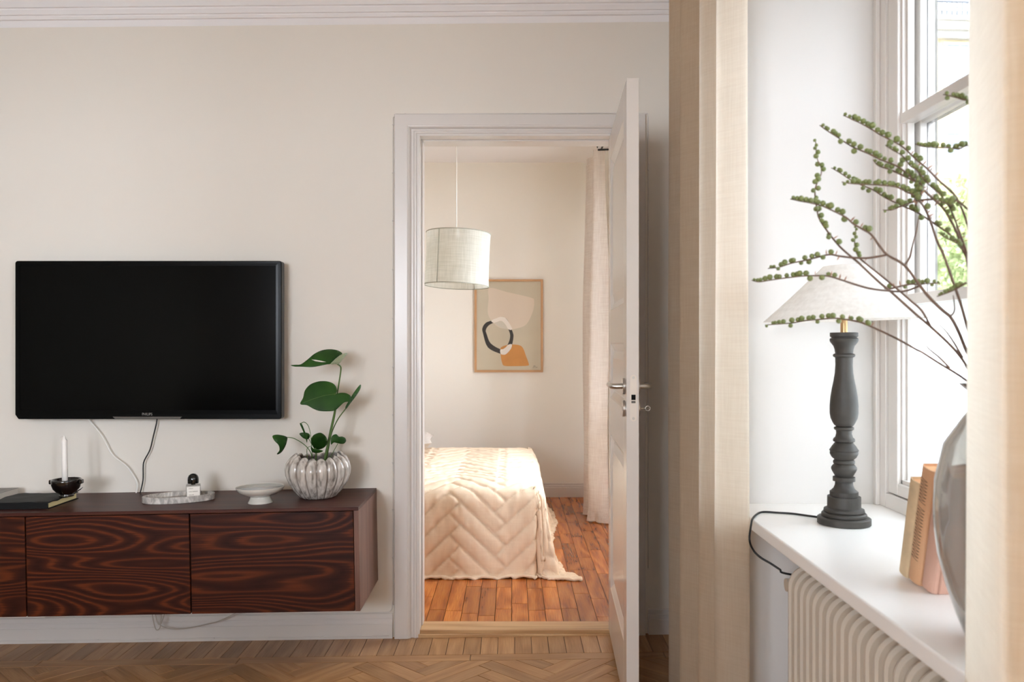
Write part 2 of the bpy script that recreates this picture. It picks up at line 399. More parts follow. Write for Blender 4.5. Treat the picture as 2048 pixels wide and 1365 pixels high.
# cornice under the ceiling (moulded, runs along the partition; the old house is not quite level)
def sweep_x(prof, x0, x1, y, name, mt, tilt=0, pivot=0, parent=None, zoff=0):
    """profile of (projection from wall, z), extruded along x, sloping by tilt"""
    m = MB(); n = len(prof)
    f = lambda x: (lambda p, z: (x, y-p, z+zoff+(x-pivot)*tilt))
    m.prism(prof, f(x0), f(x1)); return m.build(name, mt, parent)
cor = [(0, 2.50), (.006, 2.525), (.014, 2.527), (.018, 2.536), (.018, 2.541), (.024, 2.543), (.030, 2.560), (.030, 2.566), (.037, 2.568), (.046, 2.592), (.046, 2.60), (.056, 2.602), (.075, 2.64), (.11, 2.70), (.11, 2.75), (0, 2.75)]
cor = [(p, z if z < 2.6 else z) for p, z in cor]
struct(sweep_x(cor, XL, XW, YW, 'trim_cornice', M['ceil'], tilt=.009, pivot=-.3, zoff=.005), 'white moulded cornice along the top of the partition wall')

# ------------------------------------------------------------------ floors
TILT = .0145                   # the floor of the old flat slopes down to the left
def chamfer_prism(poly, z0, z1, c=.0012):
    cxy = sum((Vector(p) for p in poly), Vector((0, 0)))/len(poly); n = len(poly); vs_ = []
    for k, (z, s) in enumerate(((z0, 0), (z1-c, 0), (z1, c))):
        for p in poly:
            q = Vector(p); dd = cxy-q; q = q+dd.normalized()*s*1.4 if s else q
            vs_.append((q.x, q.y, z))
    fs = [tuple(range(2*n, 3*n))]
    for k in range(2):
        for i in range(n): fs.append((k*n+i, k*n+(i+1) % n, (k+1)*n+(i+1) % n, (k+1)*n+i))
    return vs_, fs
def clip(poly, a, b_, c):      # keep a*x+b*y<=c
    out = []
    for i in range(len(poly)):
        p, q = poly[i], poly[(i+1) % len(poly)]; fp, fq = a*p[0]+b_*p[1]-c, a*q[0]+b_*q[1]-c
        if fp <= 0: out.append(p)
        if fp*fq < 0: t = fp/(fp-fq); out.append((p[0]+(q[0]-p[0])*t, p[1]+(q[1]-p[1])*t))
    return out
def area(poly): return abs(sum(poly[i][0]*poly[(i+1) % len(poly)][1]-poly[(i+1) % len(poly)][0]*poly[i][1] for i in range(len(poly))))/2
G = .0009
planks = []                    # (poly world xy, direction of grain)
x = -2.45
while x < XW+.05:              # border blocks square to the partition
    planks.append(([(x+G, 3.252), (x+.0665-G, 3.252), (x+.0665-G, 3.475), (x+G, 3.475)], pi/2)); x += .0665
x = -2.6
while x < XW:                  # long strip
    ln = .72+.25*random.random(); planks.append(([(x+G, 3.190), (x+ln-G, 3.190), (x+ln-G, 3.2505), (x+G, 3.2505)], 0)); x += ln
hw, hl = .066, .33
for i in range(-60, 60):       # herringbone
    for j in range(-60, 60):
        k = (i-j) % 10
        if k == 0: q = [(i, j), (i+5, j), (i+5, j+1), (i, j+1)]; ang = pi/4
        elif k == 5: q = [(i, j-4), (i+1, j-4), (i+1, j+1), (i, j+1)]; ang = 3*pi/4
        else: continue
        g = G/hw
        q = [(q[0][0]+g, q[0][1]+g), (q[1][0]-g, q[1][1]+g), (q[2][0]-g, q[2][1]-g), (q[3][0]+g, q[3][1]+g)]
        s = hw*sqrt(.5)
        poly = [((a-b_)*s-.31, (a+b_)*s+.9) for a, b_ in q]
        poly = clip(poly, 0, 1, 3.1885); 
        if len(poly) < 3: continue
        poly = clip(poly, -1, 0, -XL) ; poly = clip(poly, 1, 0, XW+.05) if len(poly) > 2 else []
        poly = clip(poly, 0, -1, -YN) if len(poly) > 2 else []
        if len(poly) > 2 and area(poly) > 2e-5: planks.append((poly, ang))
FX = -.48
floor = MB().box(XL-FX, XW+.3-FX, YN, YW+.05, -.06, -.003).build('floor', M['sub']); struct(floor, 'oak herringbone parquet floor with a plain border of blocks')
floor.location = (FX, 0, 0); floor.rotation_euler = (0, -math.atan(TILT), 0)
rest = MB(); np_ = 0
def plank_obj(poly, ang, parent, mt, name, z0, z1, off=(0, 0)):
    c = sum((Vector(p) for p in poly), Vector((0, 0)))/len(poly); ca, sa = cos(-ang), sin(-ang)
    loc = [((p[0]-c.x)*ca-(p[1]-c.y)*sa, (p[0]-c.x)*sa+(p[1]-c.y)*ca) for p in poly]
    v, f = chamfer_prism(loc, z0, z1)
    o = MB().add(v, f).build(name, mt, parent); o.location = (c.x-off[0], c.y-off[1], 0); o.rotation_euler = (0, 0, ang); return o
for poly, ang in planks:
    c = sum((Vector(p) for p in poly), Vector((0, 0)))/len(poly)
    if c.y > 2.93 and -2.2 < c.x < .75 and np_ < 295:
        plank_obj(poly, ang, floor, M['oak'], 'parquet_block', -.003, random.uniform(-.0002, .0002), (FX, 0)); np_ += 1
    else:
        v, f = chamfer_prism([(p[0]-FX, p[1]) for p in poly], -.003, 0); rest.add(v, f)
o = rest.build('parquet_blocks_beyond', M['oak'], floor); o['kind'] = 'stuff'

fb = MB().box(XLB, XWB, YW+.02, YF, -.06, .008).build('floor_bedroom', M['sub']); struct(fb, 'red-brown strip parquet floor of the bedroom')
rest = MB(); cw = .0735; xx = XLB; np_ = 0
while xx < XWB:
    yy = 3.56-random.uniform(0, .35)
    while yy < YF:
        ln = random.choice((.26, .34, .42, .5)); a, b_ = max(yy, 3.555), min(yy+ln, YF)
        if b_-a > .01:
            poly = [(xx+G, a+G), (min(xx+cw, XWB)-G, a+G), (min(xx+cw, XWB)-G, b_-G), (xx+G, b_-G)]
            if -.72 < xx < .7 and np_ < 298: plank_obj(poly, pi/2, fb, M['jat'], 'parquet_strip', .008, .012); np_ += 1
            else: rest.add(*chamfer_prism(poly, .008, .012))
        yy += ln
    xx += cw
o = rest.build('parquet_strips_beyond', M['jat'], fb); o['kind'] = 'stuff'

# ------------------------------------------------------------------ skirting
bb = [(0, 0), (.018, 0), (.018, .058), (.016, .060), (.016, .064), (.011, .074), (.011, .078), (.008, .082), (.008, .098), (.004, .100), (0, .100)]
struct(sweep_x(bb, XL, -.486, YW, 'baseboard_left', M['white'], TILT, FX), 'white moulded skirting under the dark wall cabinets')
struct(sweep_x(bb, .555, XW, YW, 'baseboard_right', M['white'], TILT, FX), 'white moulded skirting in the corner behind the open door')
bb2 = [(0, .012), (.016, .012), (.016, .085), (.013, .09), (.013, .098), (.008, .104), (.008, .118), (.003, .122), (0, .122)]
struct(sweep_x(bb2, XLB, XWB, YF, 'baseboard_bedroom', M['white']), 'white skirting on the far bedroom wall')
# thin white cable clipped along the skirting and round the door frame
def cable_with_clips(name, label, pts, clips, r=.0022):
    t = thing(name, label, 'cable', pts[0])
    o = Vector(pts[0]); MB().tube([Vector(p)-o for p in pts], r, 6).build('cable', M['white'], t, True)
    cm = MB().lathe([(0, -.0028), (.003, -.0026), (.005, 0), (.003, .0026), (0, .0028)], n=10).mesh('clip'); cm.materials.append(M['white'])
    for c in clips: obj('clip', cm, None, t, True, loc=Vector(c)-o)
AX0, AX1, AZT = JL-.102, JR+.103, JT+.087
zf = lambda x: (x-FX)*TILT
xs = [XL+i*.1 for i in range(int((AX0-.02-XL)/.1)+1)]
cable_with_clips('skirting_cable', 'thin white cable clipped along the foot of the skirting below the cabinets', [(x, YW-.0195, zf(x)+.012+.0012*sin(x*9)) for x in xs],
                 [(PX(p, 3.44), YW-.0195, zf(PX(p, 3.44))+.013) for p in (70, 196, 315, 428, 541, 645, 745)])
pts = [(x, YW-.010, zf(x)+.104) for x in [-1.9+i*.1 for i in range(14)]]+[(AX0-.025, YW-.009, .104), (AX0-.012, YW-.006, .116), (AX0-.0075, YW-.003, .15)]
pts += [(AX0-.0075, YW-.003, .15+i*.1) for i in range(1, 20)]+[(AX0-.0075, YW-.003, AZT-.01), (AX0+.006, YW-.003, AZT+.004)]
pts += [(AX0+.05+i*.1, YW-.003, AZT+.004+.0006*i) for i in range(9)]+[(AX1+.01, YW-.003, AZT+.006), (AX1+.012, YW-.003, AZT-.02)]+[(AX1+.012, YW-.003, AZT-.05-.15*i) for i in range(13)]
clips = [(AX0-.0078, YW-.004, PZ(p, YW)) for p in (250, 346, 442, 540, 638, 735, 830, 926, 1020, 1115, 1210)]+[(PX(p, YW), YW-.004, AZT+.0045) for p in (811, 925, 1040, 1155)]+[(AX1+.012, YW-.004, PZ(p, YW)) for p in (340, 442, 545, 650)]
cable_with_clips('door_frame_cable', 'thin white cable clipped around the outside of the door frame', pts, clips)

# ------------------------------------------------------------------ doorway
dr = thing('door_1', 'white moulded door frame around the bedroom doorway', 'door frame'); dr['kind'] = 'structure'
prof = [(0, .0), (0, .012), (.012, .012), (.013, .016), (.021, .016), (.026, .010), (.034, .010), (.038, .018), (.044, .022), (.047, .0225), (.050, .024), (.100, .024), (.102, .021), (.102, 0)]
def arch(prof, y, sgn, name):
    m = MB(); n = len(prof); rows = []
    for (u, v) in prof:
        ut = u*.853; yy = y-sgn*v
        rows.append([(JL-u, yy, zf(JL)-.004), (JL-u, yy, JT+ut), (JR+u, yy, JT+ut), (JR+u, yy, zf(JR)-.004)])
    vs_ = [p for r in rows for p in r]; fs = []
    for i in range(n-1):
        for k in range(3): fs.append((i*4+k, i*4+k+1, (i+1)*4+k+1, (i+1)*4+k))
    fs += [tuple(i*4 for i in range(n)), tuple(i*4+3 for i in range(n))[::-1]]
    return m.add(vs_, fs).build(name, M['white'], dr, bevel=.0012)
arch(prof, YW, 1, 'architrave'); arch(prof, YB, -1, 'architrave')
m = MB(); m.box(JL-.021, JL, YW-.001, YB+.001, 0, JT+.02); m.box(JR, JR+.021, YW-.001, YB+.001, 0, JT+.02); m.box(JL, JR, YW-.001, YB+.001, JT, JT+.021)
m.box(JL, JL+.006, YW+.052, YW+.12, .03, JT); m.box(JR-.010, JR, YW+.052, YW+.12, .03, JT); m.box(JL, JR, YW+.052, YW+.12, JT-.006, JT)
m.build('jamb', M['white'], dr, bevel=.0015)
th = MB(); th.box(JL, JR, YW-.004, 3.566, .0, .0305); th.box(JL-.006, JR, YW-.016, YW-.004, -.002, .0165); th.build('threshold', M['oakth'], dr, bevel=.003)

# the open door leaf
leaf = thing('door_leaf', 'white panelled door standing open, with lever handle and key', 'door', (.433, YW-.008, .035), (0, 0, math.atan2(.999, -.0443)-pi+R(0)))
# local: -x along the leaf towards the free edge?  build with u along +x local, face towards camera-left = +y local
leaf.rotation_euler = (0, 0, math.atan2(-1, -.0443))
# with that rotation local +x runs to the free edge, local -y is the face seen from the room's left
LW, LT, LH = .80, .039, 1.995
rails = [(0, .195), (.805, .95), (1.165, 1.295), (1.895, LH)]
m = MB()
m.box(0, .1, -LT, 0, 0, LH); m.box(LW-.1, LW, -LT, 0, 0, LH)
for a, b_ in rails: m.box(.1, LW-.1, -LT, 0, a, b_)
m.build('frame', M['door'], leaf, bevel=.0015)
for z0, z1 in ((.195, .805), (.95, 1.165), (1.295, 1.895)):
    m = MB()
    for s in (0, 1):
        rings = []
        for ins, dep in ((0, 0), (.004, .003), (.022, .011), (.026, .013), (.030, .013), (.058, .006), (.064, .006)):
            y = -dep if s else -LT+dep
            rings += [(.1+ins, y, z0+ins), (LW-.1-ins, y, z0+ins), (LW-.1-ins, y, z1-ins), (.1+ins, y, z1-ins)]
        fs = [(k*4+i, k*4+(i+1) % 4, (k+1)*4+(i+1) % 4, (k+1)*4+i) for k in range(6) for i in range(4)]+[(24, 25, 26, 27)]
        m.add(rings, fs)
    m.build('panel', M['door'], leaf)
def cyl(m, p0, p1, r, n=20): return m.tube([p0, p1], r, n)
HZ, KZ, HU = 1.061-.035, .990-.035, .742
for s, nm in ((-1, 0), (1, 1)):
    y0 = -LT if s < 0 else 0
    h = MB(); cyl(h, (HU, y0, HZ), (HU, y0+s*.008, HZ), .026, 28)
    h = h.build('rosette', M['steel'], leaf, 'auto', .0012)
    g = MB(); g.tube([(HU, y0+s*.008, HZ), (HU, y0+s*.026, HZ), (HU-.003, y0+s*.036, HZ), (HU-.012, y0+s*.041, HZ), (HU-.03, y0+s*.042, HZ), (HU-.12, y0+s*.042, HZ)], .0088, 16)
    g.build('lever_handle', M['steel'], leaf, 'auto')
    h = MB(); cyl(h, (HU, y0, KZ), (HU, y0+s*.008, KZ), .026, 28); h.build('key_escutcheon', M['steel'], leaf, 'auto', .0012)
    MB().box(HU-.002, HU+.002, min(y0+s*.0078, y0+s*.0085), max(y0+s*.0078, y0+s*.0085), KZ-.008, KZ+.006).build('keyhole', M['black_matt'], leaf)
def stadium(w_, h_, n=8):
    r = w_/2; pts = []
    for k in range(n+1): a = pi*k/n; pts.append((r*cos(a), h_/2-r+r*sin(a)))
    for k in range(n+1): a = pi+pi*k/n; pts.append((r*cos(a), -h_/2+r+r*sin(a)))
    return pts
lz = 1.027-.035
lp = MB().prism(stadium(.0205, .146), lambda a, b_: (LW, -LT/2+.002+a, lz+b_), lambda a, b_: (LW+.0012, -LT/2+.002+a, lz+b_)).build('lock_plate', M['lockplate'], leaf)
MB().box(LW+.0005, LW+.003, -LT/2+.002-.0065, -LT/2+.002+.0065, lz-.006, lz+.0105).build('latch', M['black_gloss'], lp)
MB().box(LW+.0005, LW+.0018, -LT/2+.002-.0065, -LT/2+.002+.0065, lz-.016, lz-.009).build('bolt', M['chin'], lp)
for dz in (.064, -.064):
    cyl(MB(), (LW+.0005, -LT/2+.002, lz+dz), (LW+.0022, -LT/2+.002, lz+dz), .0045, 14).build('screw', M['steel'], lp, 'auto')
k = MB(); k.tube([(HU, .008, KZ), (HU, .026, KZ)], .0022, 8)
k.tube([(HU+.0002*cos(a), .034+.0075*cos(a), KZ+.0075*sin(a)) for a in [2*pi*i/20 for i in range(21)]], .0018, 6)
k.build('key', M['steel'], leaf, True)
for z in (.2, 1.0, 1.75): MB().tube([(-.004, .004, z-.045), (-.004, .004, z+.045)], .007, 12).build('hinge', M['steel'], leaf, 'auto')

# ------------------------------------------------------------------ windows
def window(name, y0, y1, z0, z1, x, frost, label, pm='pane'):
    t = thing(name, label, 'window', (x, (y0+y1)/2, z0)); t['kind'] = 'structure'
    ox, oy, oz = x, (y0+y1)/2, z0
    def B(nm, boxes, mt, bev=.002, par=t):
        m = MB()
        for b_ in boxes: m.box(b_[0]-ox, b_[1]-ox, b_[2]-oy, b_[3]-oy, b_[4]-oz, b_[5]-oz)
        return m.build(nm, mt, par, bevel=bev)
    k = .055; ym = (y0+y1)/2
    B('frame', [(x, x+.11, y1-k, y1, z0, z1), (x, x+.11, y0, y0+k, z0, z1), (x, x+.11, y0+k, y1-k, z1-.04, z1), (x, x+.11, y0+k, y1-k, z0, z0+.04), (x-.004, x+.11, ym-.04, ym+.04, z0+.04, z1-.04)], M['white'])
    B('cover_strip', [(x-.012, x, y1-.022, y1-.002, z0, z1), (x-.012, x, y0+.002, y0+.022, z0, z1), (x-.012, x, y0+.022, y1-.022, z1-.02, z1)], M['white'])
    for a, b_ in ((y0+k, ym-.04), (ym+.04, y1-k)):
        s = .058; zb, zt = z0+.04, z1-.04
        sash = B('sash', [(x+.006, x+.05, a+.002, a+s, zb+.002, zt-.002), (x+.006, x+.05, b_-s, b_-.002, zb+.002, zt-.002), (x+.006, x+.05, a+s, b_-s, zb+.002, zb+.034), (x+.006, x+.05, a+s, b_-s, zt-.034, zt-.002)], M['white'], .003)
        B('glazing_bead', [(x+.016, x+.046, a+s, a+s+.008, zb+.034, zt-.034), (x+.016, x+.046, b_-s-.008, b_-s, zb+.034, zt-.034), (x+.016, x+.046, a+s, b_-s, zb+.034, zb+.045), (x+.016, x+.046, a+s, b_-s, zt-.045, zt-.034),
                           (x+.026, x+.044, a+s+.008, a+s+.017, zb+.045, zt-.045), (x+.026, x+.044, b_-s-.017, b_-s-.008, zb+.045, zt-.045)], M['white'], .001, sash)
        B('outer_sash', [(x+.062, x+.102, a+.002, a+.068, zb+.002, zt-.002), (x+.062, x+.102, b_-.068, b_-.002, zb+.002, zt-.002), (x+.062, x+.102, a+.068, b_-.068, zb+.002, zb+.045), (x+.062, x+.102, a+.068, b_-.068, zt-.045, zt-.002)], M['white'], .002)
        bars = [q for q in (1.313, 1.795) if q > z0+.35]; prev = zb+.04
        for zz in bars+[zt-.04]:
            if zz in bars:
                B('glazing_bar', [(x+.014, x+.05, a+s, b_-s, zz-.014, zz+.014), (x+.066, x+.098, a+.068, b_-.068, zz-.013, zz+.013)], M['white'], .002, sash)
            B('pane', [(x+.034, x+.037, a+s, b_-s, prev, zz)], M['frost'] if (frost and prev < 1) else M['pane'] if pm == 'tinted' else M[pm], 0, sash)
            if pm == 'tinted' and not (frost and prev < 1): B('outer_pane', [(x+.080, x+.083, a+.068, b_-.068, prev, zz)], M[pm], 0, sash)
            prev = zz
    return t
window('window_1', W1[0], W1[1], SZ, 2.36, 1.02, True, 'tall white casement window with glazing bars above the lamp', 'tinted')
window('added_window_2', W2[0], W2[1], SZ, 2.36, 1.02, False, 'white casement window added behind the viewer, unseen, for daylight from the right')  # added out of view to light the partition from the right
window('window_3', W3[0], W3[1], SZ, 2.36, 1.02, False, 'white bedroom casement window beside the bed', 'pane_b')
t = window('added_window_4', W4[0], W4[1], 1.0, 2.36, 0, False, 'high wide casement window added behind the viewer, unseen, for frontal daylight')  # added behind the viewer as a source of frontal daylight
t.location = ((W4[0]+W4[1])/2, YN-.22, 1.0); t.rotation_euler = (0, 0, -pi/2)
window('added_window_5', W6[0], W6[1], SZ, 2.36, 1.02, False, 'white casement window added in the far corner, unseen, for more daylight')  # one more added window, unseen, to brighten the room
for nm, (a, b_), x0, lab in (('trim_sill', W1, SX, 'wide white window sill carrying the lamp and books'), ('trim_sill_second', W2, SX, 'wide white sill of the added second window, unseen'), ('trim_sill_third', W6, SX, 'wide white sill of the added third window, unseen'), ('trim_sill_bedroom', W3, XWB-.03, 'white sill of the bedroom window')):
    struct(MB().box(x0, 1.03, a-.0, b_+.0, SZ-.03, SZ).build(nm, M['sill'], bevel=.004, seg=3), lab)

# ------------------------------------------------------------------ radiator below the sill
def radiator():
    rx0, rx1, rz0, rz1 = .665, .815, .10, .662
    t = thing('radiator', 'cream-white ribbed column radiator under the window sill', 'radiator', (rx0, 2.05, .1))
    def outline(g, rt=.05, rb=.03):
        pts = []
        for cx_, cz, r, a0 in ((rx1+g-rt, rz1+g-rt, rt, 0), (rx0-g+rt, rz1+g-rt, rt, pi/2), (rx0-g+rb, rz0-g+rb, rb, pi), (rx1+g-rb, rz0-g+rb, rb, 1.5*pi)):
            for k in range(9): a = a0+pi/2*k/8; pts.append((cx_-rx0+r*cos(a), cz-.1+r*sin(a)))
        return pts
    m = MB(); o0 = outline(-.010); o1 = outline(-.003); o2 = outline(.0035)
    prof = [(o0, -.0195), (outline(-.004), -.0185), (o1, -.013), (o1, -.003), (o2, -.0022), (o2, .0022), (o1, .003), (o1, .013), (outline(-.004), .0185), (o0, .0195)]
    n = len(o0); vs_ = [(p[0], y, p[1]) for o_, y in prof for p in o_]; fs = []
    for i in range(len(prof)-1):
        for k in range(n): fs.append((i*n+k, i*n+(k+1) % n, (i+1)*n+(k+1) % n, (i+1)*n+k))
    fs += [tuple(range(n)), tuple(range((len(prof)-1)*n, len(prof)*n))[::-1]]
    me = MB().add(vs_, fs).mesh('section'); me.materials.append(M['rad'])
    for i in range(27): obj('section', me, None, t, 'auto' if i == 0 else False, loc=(0, -.021-.040*i, 0))
    v = MB(); v.tube([(.07, .0, .05), (.07, .06, .05), (.07, .075, .04), (.07, .075, -.09)], .009, 12); v.build('supply_pipe', M['rad'], t, True)
    k = MB(); k.tube([(.045, .012, .5), (.045, .045, .5)], [.014, .012], 14); k.tube([(.012, .045, .5), (.05, .045, .5)], .016, 14); k.build('valve', M['rad'], t, 'auto')
radiator()

# ------------------------------------------------------------------ television
tv = thing('television', 'wall-mounted flat black television above the dark cabinets', 'television', (PX(297, 3.37), 3.37, PZ(839, 3.37)))
def tp(px, py): return (PX(px, 3.37)-tv.location.x, PZ(py, 3.37)-tv.location.z)
def rrect(px0, px1, py0, py1, r, ch=None):
    pts = []
    for (cx_, cy_, a0) in ((px1-r, py0+r, 0), (px0+r, py0+r, pi/2), (px0+r, py1-r, pi), (px1-r, py1-r, 1.5*pi)):
        if ch and a0 == pi: pts += [(px0, py1-ch), (px0+ch*.7, py1)]; continue
        for k in range(5): a = a0+pi/2*k/4; pts.append((cx_+r*cos(a), cy_-r*sin(a)))
    return [tp(*p) for p in pts]
MB().prism(rrect(30, 563, 522, 839, 5, 9), lambda a, b_: (a, .0, b_), lambda a, b_: (a, .045, b_)).build('housing', M['black_gloss'], tv, bevel=.003)
MB().prism(rrect(90, 500, 560, 800, 5), lambda a, b_: (a, .045, b_), lambda a, b_: (a, .07, b_)).build('back_cover', M['black_gloss'], tv, bevel=.006)
MB().prism(rrect(150, 430, 600, 760, 5), lambda a, b_: (a, .07, b_), lambda a, b_: (a, .0885, b_)).build('wall_bracket', M['steel'], tv)
m = MB(); o_, i_ = rrect(36, 557, 527, 829, 2), rrect(40, 552, 532, 821, 1.5); n = len(o_)
m.add([(a, -.002, b_) for a, b_ in o_]+[(a, -.0025, b_) for a, b_ in i_]+[(a, .001, b_) for a, b_ in i_], [(i, (i+1) % n, n+(i+1) % n, n+i) for i in range(n)]+[(n+i, n+(i+1) % n, 2*n+(i+1) % n, 2*n+i) for i in range(n)])
m.build('bezel', M['black_gloss'], tv)
MB().prism(rrect(39.5, 552.5, 531.5, 821.5, 1), lambda a, b_: (a, -.0008, b_), lambda a, b_: (a, .001, b_)).build('screen', M['screen'], tv)
MB().prism([tp(226, 834), tp(364, 834), tp(360, 838), tp(231, 838)], lambda a, b_: (a, -.004, b_), lambda a, b_: (a, .01, b_)).build('chin_strip', M['chin'], tv)
def text_mesh(s, size, name, extr=.0002, shear=0):
    cu = bpy.data.curves.new(name, 'FONT'); cu.body = s; cu.size = size; cu.extrude = extr; cu.align_x = 'CENTER'; cu.align_y = 'CENTER'; cu.shear = shear
    o = bpy.data.objects.new(name, cu); COL.objects.link(o); bpy.context.view_layer.update()
    me = bpy.data.meshes.new_from_object(o.evaluated_get(bpy.context.evaluated_depsgraph_get())); bpy.data.objects.remove(o); me.name = name; me.materials.clear(); return me
o = obj('lettering', text_mesh('PHILIPS', .0145, 'lettering'), M['logo'], tv); a, b_ = tp(295, 829); o.location = (a, -.0032, b_); o.rotation_euler = (pi/2, 0, 0); o.scale = (.9, 1, 1)

def wall_cable(name, label, zp, mt, y0=3.445, r=.0026, d=3.44):
    pts = catmull([P(*p, d) for p in zp], 5)
    return tag(MB().tube(pts, r, 8).build(name, mt, None, True), label, 'cable')
wall_cable('power_cable', 'black power cable hanging from the television to the cabinet top', [(312, 820), (314, 840), (307, 872), (300, 900), (289, 921), (286.5, 933), (286, 961), (280, 988)], M['black_matt'])
wall_cable('antenna_cable', 'white cable running down the wall from the television', [(165, 822), (179, 842), (204, 873), (220, 904), (232, 917), (253, 933), (269.5, 957), (274, 971), (272, 988)], M['white_cord'])

# ------------------------------------------------------------------ wall-hung cabinets
CT = R(1.0); PV = Vector((-.570, 3.05, .609)); UW = .592
crot = (0, -CT, 0)
def ctop(x): return PV.z+(x-PV.x)*tan(CT)
def cloc(lx, ly=0, lz=0): return (PV.x+lx*cos(CT)-lz*sin(CT), PV.y+ly, PV.z+lx*sin(CT)+lz*cos(CT))
labs = ['dark wood wall cabinet standing next to the bedroom doorway, under the planter', 'dark wood wall cabinet in the middle, under the marble tray', 'dark wood wall cabinet furthest from the doorway, under the black notebook']
for i in range(3):
    c = thing('wall_cabinet', labs[i], 'cabinet', cloc(-UW*i), crot, 'row of dark wood wall cabinets')
    b_ = MB(); b_.box(-UW+.0008, -.0008, .022, .405, -.376, -.0125); b_.build('body', M['veneer_side'], c, bevel=.001)
    dm = MB().box(-UW/2+.0025, UW/2-.0025, -.009, .009, -.180, .180).build('door', M['veneer'], c, bevel=.0015); dm.location = (-UW/2, .0105, -.195)
    if i == 0: MB().box(-.0008, .0172, .0015, .408, -.3755, -.0125).build('end_panel', M['veneer_side'], c, bevel=.001)
tt = MB().box(-UW*3, .0172, -.001, .409, -.0122, 0).build('worktop', M['veneer_top'], None, bevel=.0012); tt.location = cloc(0); tt.rotation_euler = crot
tag(tt, 'long dark wood top board lying across the wall cabinets', 'top board')
t = thing('cabinet_cables', 'pale cable loop hanging below the dark cabinets', 'cable', P(316, 1240, 3.40))
o0 = t.location
def under(zp, r, nm): MB().tube([p-o0 for p in catmull([P(*p, 3.40) for p in zp], 6)], r, 7).build(nm, M['clear_cord'], t, True)
under([(304, 1225), (307, 1244), (311, 1258), (315, 1261), (320, 1256), (322, 1240), (324, 1225)], .0022, 'cable_loop')
under([(310, 1225), (314, 1243), (318, 1250), (323, 1246), (330, 1225)], .0022, 'cable_loop')
under([(314, 1244), (325, 1254), (345, 1259), (370, 1258), (410, 1250), (440, 1242), (475, 1225)], .0022, 'cable_swag')

# ------------------------------------------------------------------ things on the cabinets
def on_cab(name, label, cat, px, d, dz=0.0):
    x = PX(px, d); return thing(name, label, cat, (x, d, ctop(x)+dz+.0004), crot)
# notebook
nb = on_cab('notebook', 'black soft-leather notebook with cream pages lying under the candle bowl', 'notebook', 66, 3.225)
def soft_cover(z, thick, ov):
    m = MB(); nx, ny = 26, 22; vs_ = []
    for s in (0, 1):
        for j in range(ny+1):
            for i in range(nx+1):
                x = -.119+.238*i/nx; y = -.105+.21*j/ny
                e = max(abs(x)/.119, abs(y)/.105)
                zz = z+(thick if s else 0)+(.0022*noise.noise((x*14, y*14, z*50)) - .006*max(0, e-.9)*8*(.3+noise.noise((x*22, y*22, 4)))*ov)*1
                wob = 1+.012*noise.noise((x*18, y*18, 9))*ov
                vs_.append((x*wob, y*wob, zz))
    n1 = (nx+1)*(ny+1); fs = []
    for j in range(ny):
        for i in range(nx):
            a = j*(nx+1)+i; fs += [(a, a+nx+1, a+nx+2, a+1), (n1+a, n1+a+1, n1+a+nx+2, n1+a+nx+1)]
    rim = [i for i in range(nx)]+[nx+j*(nx+1) for j in range(ny)]+[ny*(nx+1)+nx-i for i in range(nx)]+[(ny-j)*(nx+1) for j in range(ny)]
    for k in range(len(rim)): a, b_ = rim[k], rim[(k+1) % len(rim)]; fs.append((a, b_, n1+b_, n1+a))
    return m.add(vs_, fs)
soft_cover(.0, .0025, 0).build('bottom_cover', M['leather'], nb, 'auto')
soft_cover(.0225, .003, 1).build('top_cover', M['leather'], nb, 'auto')
MB().box(-.112, .114, -.097, .1, .0026, .0222).build('pages', M['pages_y'], nb, bevel=.001)
MB().box(-.119, .114, -.105, -.0985, .0005, .0245).build('spine', M['leather'], nb, bevel=.003)
m = MB(); m.tube([(.09, .08, .0265), (.112, .1, .027), (.123, .112, .034), (.130, .12, .042)], [.0022, .0022, .002, .0008], 6); m.build('ribbon', M['leather'], nb, True)
# grey book behind
gb = on_cab('grey_book', 'grey paperback with pale page edges at the wall behind the notebook', 'book', -10, 3.345)
gb.location = (-2.10, 3.345, ctop(-2.1)+.0006)
MB().box(-.115, .115, -.062, .062, .0012, .0322).build('pages', M['pages_w'], gb)
MB().box(-.117, .1155, -.064, .064, 0, .0012).build('bottom_cover', M['greycover'], gb); MB().box(-.117, .1155, -.064, .064, .0322, .0336).build('top_cover', M['greycover'], gb)
# candle bowl
x = PX(133, 3.228); zb = ctop(x)+.0275
bw = thing('candle_bowl', 'glossy black-brown footed bowl with small lugs holding the candle', 'bowl', (x, 3.228, zb), crot)
pr = [(.0, 0), (.026, 0), (.027, .004), (.022, .008), (.024, .011), (.036, .018), (.047, .031), (.052, .046), (.053, .058), (.0535, .064), (.051, .0655), (.048, .060), (.046, .045), (.036, .028), (.02, .02), (0, .018)]
MB().lathe(pr, n=40).build('bowl', M['bowlblack'], bw, True)
for s in (-1, 1):
    MB().box(min(s*.050, s*.063), max(s*.050, s*.063), -.011, .011, .047, .064).build('lug', M['bowlblack'], bw, bevel=.004)
MB().lathe([(.017, .0185), (.0165, .026), (.0125, .027), (.0115, .0215)], n=24, close=True).build('candle_cup', M['bowlblack'], bw, True)
cd = thing('candle', 'tall white unlit candle standing in the dark bowl', 'candle', (x-.004, 3.226, zb+.0215), (0, R(-1), 0))
ch = PZ(880, 3.228)-zb-.0215
MB().lathe([(0, 0), (.0105, .0), (.0106, ch*.5), (.0100, ch-.002), (.0092, ch), (.0070, ch+.001), (.0050, ch+.008), (.0028, ch+.0145), (0, ch+.0155)], n=24).build('wax', M['candle'], cd, True)
MB().tube([(0, 0, ch+.014), (-.003, 0, ch+.0165), (-.009, -.001, ch+.014), (-.014, -.001, ch+.009)], .0007, 6).build('wick', M['candle'], cd, True)
